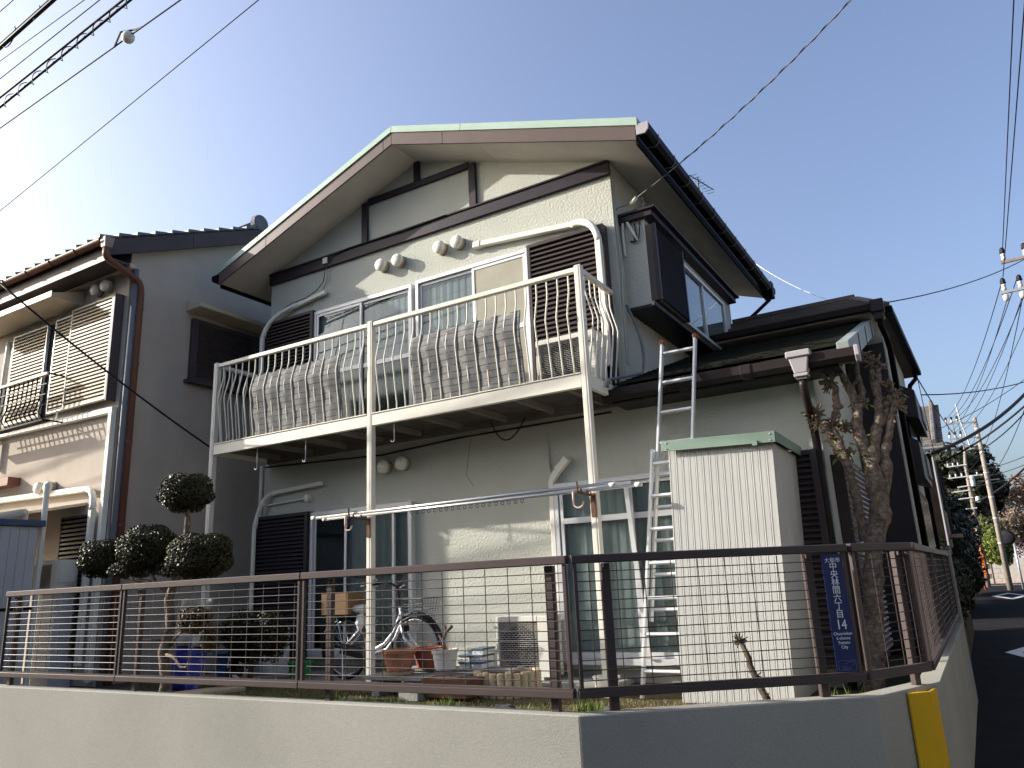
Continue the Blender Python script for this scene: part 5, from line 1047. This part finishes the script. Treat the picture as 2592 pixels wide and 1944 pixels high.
for x in (7.0,7.9): MB().tube([(x,18.2,4.55),(x,22.6,6.55)],.07,6).build('tile_ridge','grey_tile',rf)
MB().tube([(7.6,18.1,4.33),(8.1,18.1,4.33)],.06,6).build('gutter','cable_grey',TH); MB().tube([(7.78,18.4,4.2),(7.78,18.4,ROAD)],.045,6).build('downpipe','cable_grey',TH); box('window','tan_house',TH,7.752,7.8,19.5,21.5,1.5,2.6); box('awning','tan_house',TH,7.752,8.15,18.9,20.2,1.75,1.85)
def hedge(lab,boxes,m,seed,n=2500,size=.07):
    c = boxes[0]; T = thing('hedge',lab,'hedge',(c[0],c[1],ROAD),'hedges along the side street')
    for k,(x,y,z,a,b,h) in enumerate(boxes):
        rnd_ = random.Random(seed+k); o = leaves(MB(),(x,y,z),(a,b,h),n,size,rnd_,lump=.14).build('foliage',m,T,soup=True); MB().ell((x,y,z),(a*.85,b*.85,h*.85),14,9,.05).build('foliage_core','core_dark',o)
    MB().tube([(c[0],c[1],ROAD),(c[0],c[1],c[2])],.06,6).build('stem','bark_dark',T)
    return T
hedge('dark evergreen hedge along the side street just past the grey pillar',[(7.7,5.2,.5,.45,1.2,.75),(7.75,7.6,.5,.4,1.4,.8),(7.75,10.4,.6,.4,1.5,.9),(7.8,13.4,.5,.4,1.6,.85)],'leaf_dark',60,3000,.045)
hedge('dense dark trees beside the street below the tiled roof',[(7.4,24,1.4,1.0,3,1.9),(7.5,30,1.7,.9,3.2,2.1),(7.4,37,2.0,1.2,4,2.6)],'leaf_dark',70,3500,.10)
hedge('dry brown bush at the foot of the orange mirror post',[(7.95,40,.35,.45,2.2,.8)],'leaf_brown',80,2500,.09)
hedge('bright yellow-green clipped tree across the far junction',[(9.55,47.5,2.0,.75,.8,1.15)],'leaf_green',83,3500,.09)
hedge('olive shrub behind the far concrete pole',[(9.0,58,2.6,1.0,1.5,1.7)],'leaf_olive',86,3000,.12)
def tree(lab,x,y,h,crown,m,seed,n=2600,size=.28,bare=False):
    T = thing('tree',lab,'tree',(x,y,ROAD),'trees at the end of the street'); rnd_ = random.Random(seed)
    MB().tube([(x,y,ROAD-.5),(x+.1,y,h*.4),(x,y,h*.75)],[.25,.18,.08],8).build('trunk','bark_dark',T,smooth=True)
    for k in range(5):
        a = rnd_.uniform(0,6.28); MB().tube([(x,y,h*.35+k*.3),(x+math.cos(a)*crown[0]*.4,y+math.sin(a)*crown[0]*.4,h*.6+k*.2),(x+math.cos(a)*crown[0]*.7,y+math.sin(a)*crown[0]*.7,h*.8)],[.09,.06,.02],5).build('limb','bark_dark',T)
    mb = MB()
    for k in range(9):
        c = (x+rnd_.uniform(-.6,.6)*crown[0],y+rnd_.uniform(-.6,.6)*crown[0],h*.72+rnd_.uniform(-.55,.6)*crown[1]); r = crown[0]*rnd_.uniform(.35,.6); leaves(mb,c,(r,r,r*.8),n//9,size,rnd_,shell=.5,lump=.2)
    mb.build('crown',m,T,soup=True); return T
tree('orange autumn tree on the skyline left of the crowded pole',7.2,78,12.6,(2.2,2.4),'leaf_red',90)
tree('dark evergreen tree filling the end of the street',8.6,76,12.2,(3.0,4.6),'leaf_dark',91,4500)
tree('tall dark tree behind the transformers',6.2,70,11.0,(3.2,4.6),'leaf_dark',92,4500)
tree('red-brown autumn tree on the skyline behind the concrete pole',9.6,80,12.2,(1.6,1.8),'leaf_red',93)
tree('dark conifer stepping down right of the concrete pole',10.4,76,9.8,(2.0,3.6),'leaf_dark',94,3500)
tree('bare winter trees on the brown hillside at the right edge',13.6,74,7.0,(3.4,3.2),'leaf_bare',95,4200,.16)
tree('rusty autumn treetops above the white building at the right edge',15.5,92,10.8,(3.6,2.4),'leaf_red',96,3200)
tree('lower brush of bare twigs left of the right edge',11.8,66,5.0,(2.4,2.6),'leaf_bare',97,3800,.13)
WH = thing('white_building','long pale building low on the hillside at the right edge','building',(14,84,0)); box('wall','white_house',WH,10.6,24,84,90,ROAD,5.6); box('roof','white_house',WH,10.2,24.4,83.6,90.4,5.61,5.95)
for i in range(5): box('window','dark_house',WH,11.2+i*2.2,12.4+i*2.2,83.95,83.99,3.4,4.6)
BWL = thing('block_wall','sunlit concrete block wall with brown gate at the far junction','wall',(9.6,60,ROAD))
for r_ in range(5):
    for c_ in range(8): box('block','block_wall',BWL,8.75+c_*.40+(.2 if r_ % 2 else 0),8.75+c_*.40+.385+(.2 if r_ % 2 else 0),62,62.2,ROAD+r_*.36,ROAD+r_*.36+.345)
for i in range(6): box('gate_bar','brown_box',BWL,12.2+i*.12,12.24+i*.12,61.6,61.66,ROAD,1.4)
box('gate_panel','box_white',BWL,13.0,13.2,61.5,61.6,ROAD,1.3)
hl = MB(); rnd_ = random.Random(99); nx_,ny_ = 30,10; vs=[]; fs=[]
for j in range(ny_+1):
    for i in range(nx_+1):
        x = -60+i*6; y = 84+j*7; vs.append((x,y,ROAD-.3+ (j/ny_)**.8*9*(.75+.25*math.sin(i*.9))+rnd_.uniform(-.3,.3)))
for j in range(ny_):
    for i in range(nx_): a = j*(nx_+1)+i; fs.append((a,a+1,a+nx_+2,a+nx_+1))
mat('hill',(.075,.06,.04),.95,var=.4,vscale=.4); struct(hl.add(vs,fs).build('hill','hill',None,smooth=True,soup=True))
# road mirrors
mat('mirror_orange',(.55,.12,.02),.45,var=.08); mat('mirror_glass',(.04,.04,.045),.15,metal=.3,var=.05); mat('post_red',(.40,.06,.04),.5,var=.1)
def mirror(lab,x,y,z,r,px_,m,grp='road mirrors at the junction'):
    T = thing('road_mirror',lab,'mirror',(px_,y,ROAD),grp)
    MB().tube([(px_,y,ROAD),(px_,y,z-r*.7)],.06,10).build('post',m,T,smooth=True); MB().lathe([(r*1.06,y-.06),(r*1.08,y-.01),(r*.9,y+.06)],(x,0,z),24,'y').build('hood','rust_arm' if m != 'pole_steel' else 'cable',T)
    MB().lathe([(r*.98,y-.062),(r*.7,y-.10),(r*.3,y-.125),(.001,y-.13)],(x,0,z),24,'y').build('mirror_face','mirror_glass',T,smooth=True)
    for dz in (.0,-.12): MB().bar((px_,y,z-r*.75+dz),(x,y+.02,z-r*.6+dz),.04,.04).build('clamp','alu',T)
mirror('round road mirror on an orange-red post at the left kerb',8.32,46.5,3.42,.40,8.40,'post_red'); 
mirror('smaller dark road mirror on a grey post beside the bright green tree',9.95,46,2.35,.42,10.25,'pole_steel')
tg = tag(MB().box(8.50,8.62,46.9,47.0,.2,1.9).build('street_banner','mirror_orange',None,bevel=.01),'narrow orange notice strip hung beside the mirror post','banner')
# ================================================================ unseen houses added across both streets to block sky light and fill reflections
mat('blocker_wall',(.20,.19,.18),.9,var=.1); mat('blocker_roof',(.09,.085,.09),.7,var=.2)
def across(lab,x0,x1,y0,y1,h,ridge):
    A = thing('house',lab,'house',((x0+x1)/2,(y0+y1)/2,ROAD),'unseen houses added to block sky light'); zt = ROAD+h
    box('wall','blocker_wall',A,x0,x1,y0,y1,ROAD,zt)
    if ridge == 'x':
        ym = (y0+y1)/2; MB().prism([(y0-.5,zt-.1),(ym,zt+1.7),(y1+.5,zt-.1),(y1+.5,zt+.05),(ym,zt+1.87),(y0-.5,zt+.05)],'x',x0-.4,x1+.4).build('roof','blocker_roof',A)
    else:
        xm = (x0+x1)/2; MB().prism([(x0-.5,zt-.1),(xm,zt+1.7),(x1+.5,zt-.1),(x1+.5,zt+.05),(xm,zt+1.87),(x0-.5,zt+.05)],'y',y0-.4,y1+.4).build('roof','blocker_roof',A)
    for z in (1.0,3.8):
        if ridge == 'x':
            for k in range(2):
                x = x0+(x1-x0)*(.2+.4*k); w_ = box('window','alu',A,x,x+1.7,y1+.001,y1+.06,ROAD+z,ROAD+z+1.3); box('pane','glass',w_,x+.05,x+1.65,y1+.061,y1+.065,ROAD+z+.05,ROAD+z+1.25)
        else:
            for k in range(2):
                y = y0+(y1-y0)*(.2+.4*k); w_ = box('window','alu',A,x0-.06,x0-.001,y,y+1.7,ROAD+z,ROAD+z+1.3); box('pane','glass',w_,x0-.065,x0-.061,y+.05,y+1.65,ROAD+z+.05,ROAD+z+1.25)
across('unseen sky-blocking house added across the front street, behind the viewer to the left',-9,-1,-22,-14.5,5.6,'x')
across('unseen sky-blocking house added across the front street, far to the left behind the viewer',-21,-10.5,-22.5,-14,6.0,'x')
across('unseen sky-blocking house added across the front street, behind the viewer',0.5,8.0,-22,-14.5,5.8,'x')
across('unseen sky-blocking house added on the far side of the side street, beside the viewer',13.2,20,-6,3,6.0,'y')
across('unseen sky-blocking house added on the far side of the side street, opposite the hedge',13.4,20,5,13,5.7,'y')
across('unseen sky-blocking house added on the far side of the side street, beyond the right edge',14.2,20.5,18,27,5.6,'y')
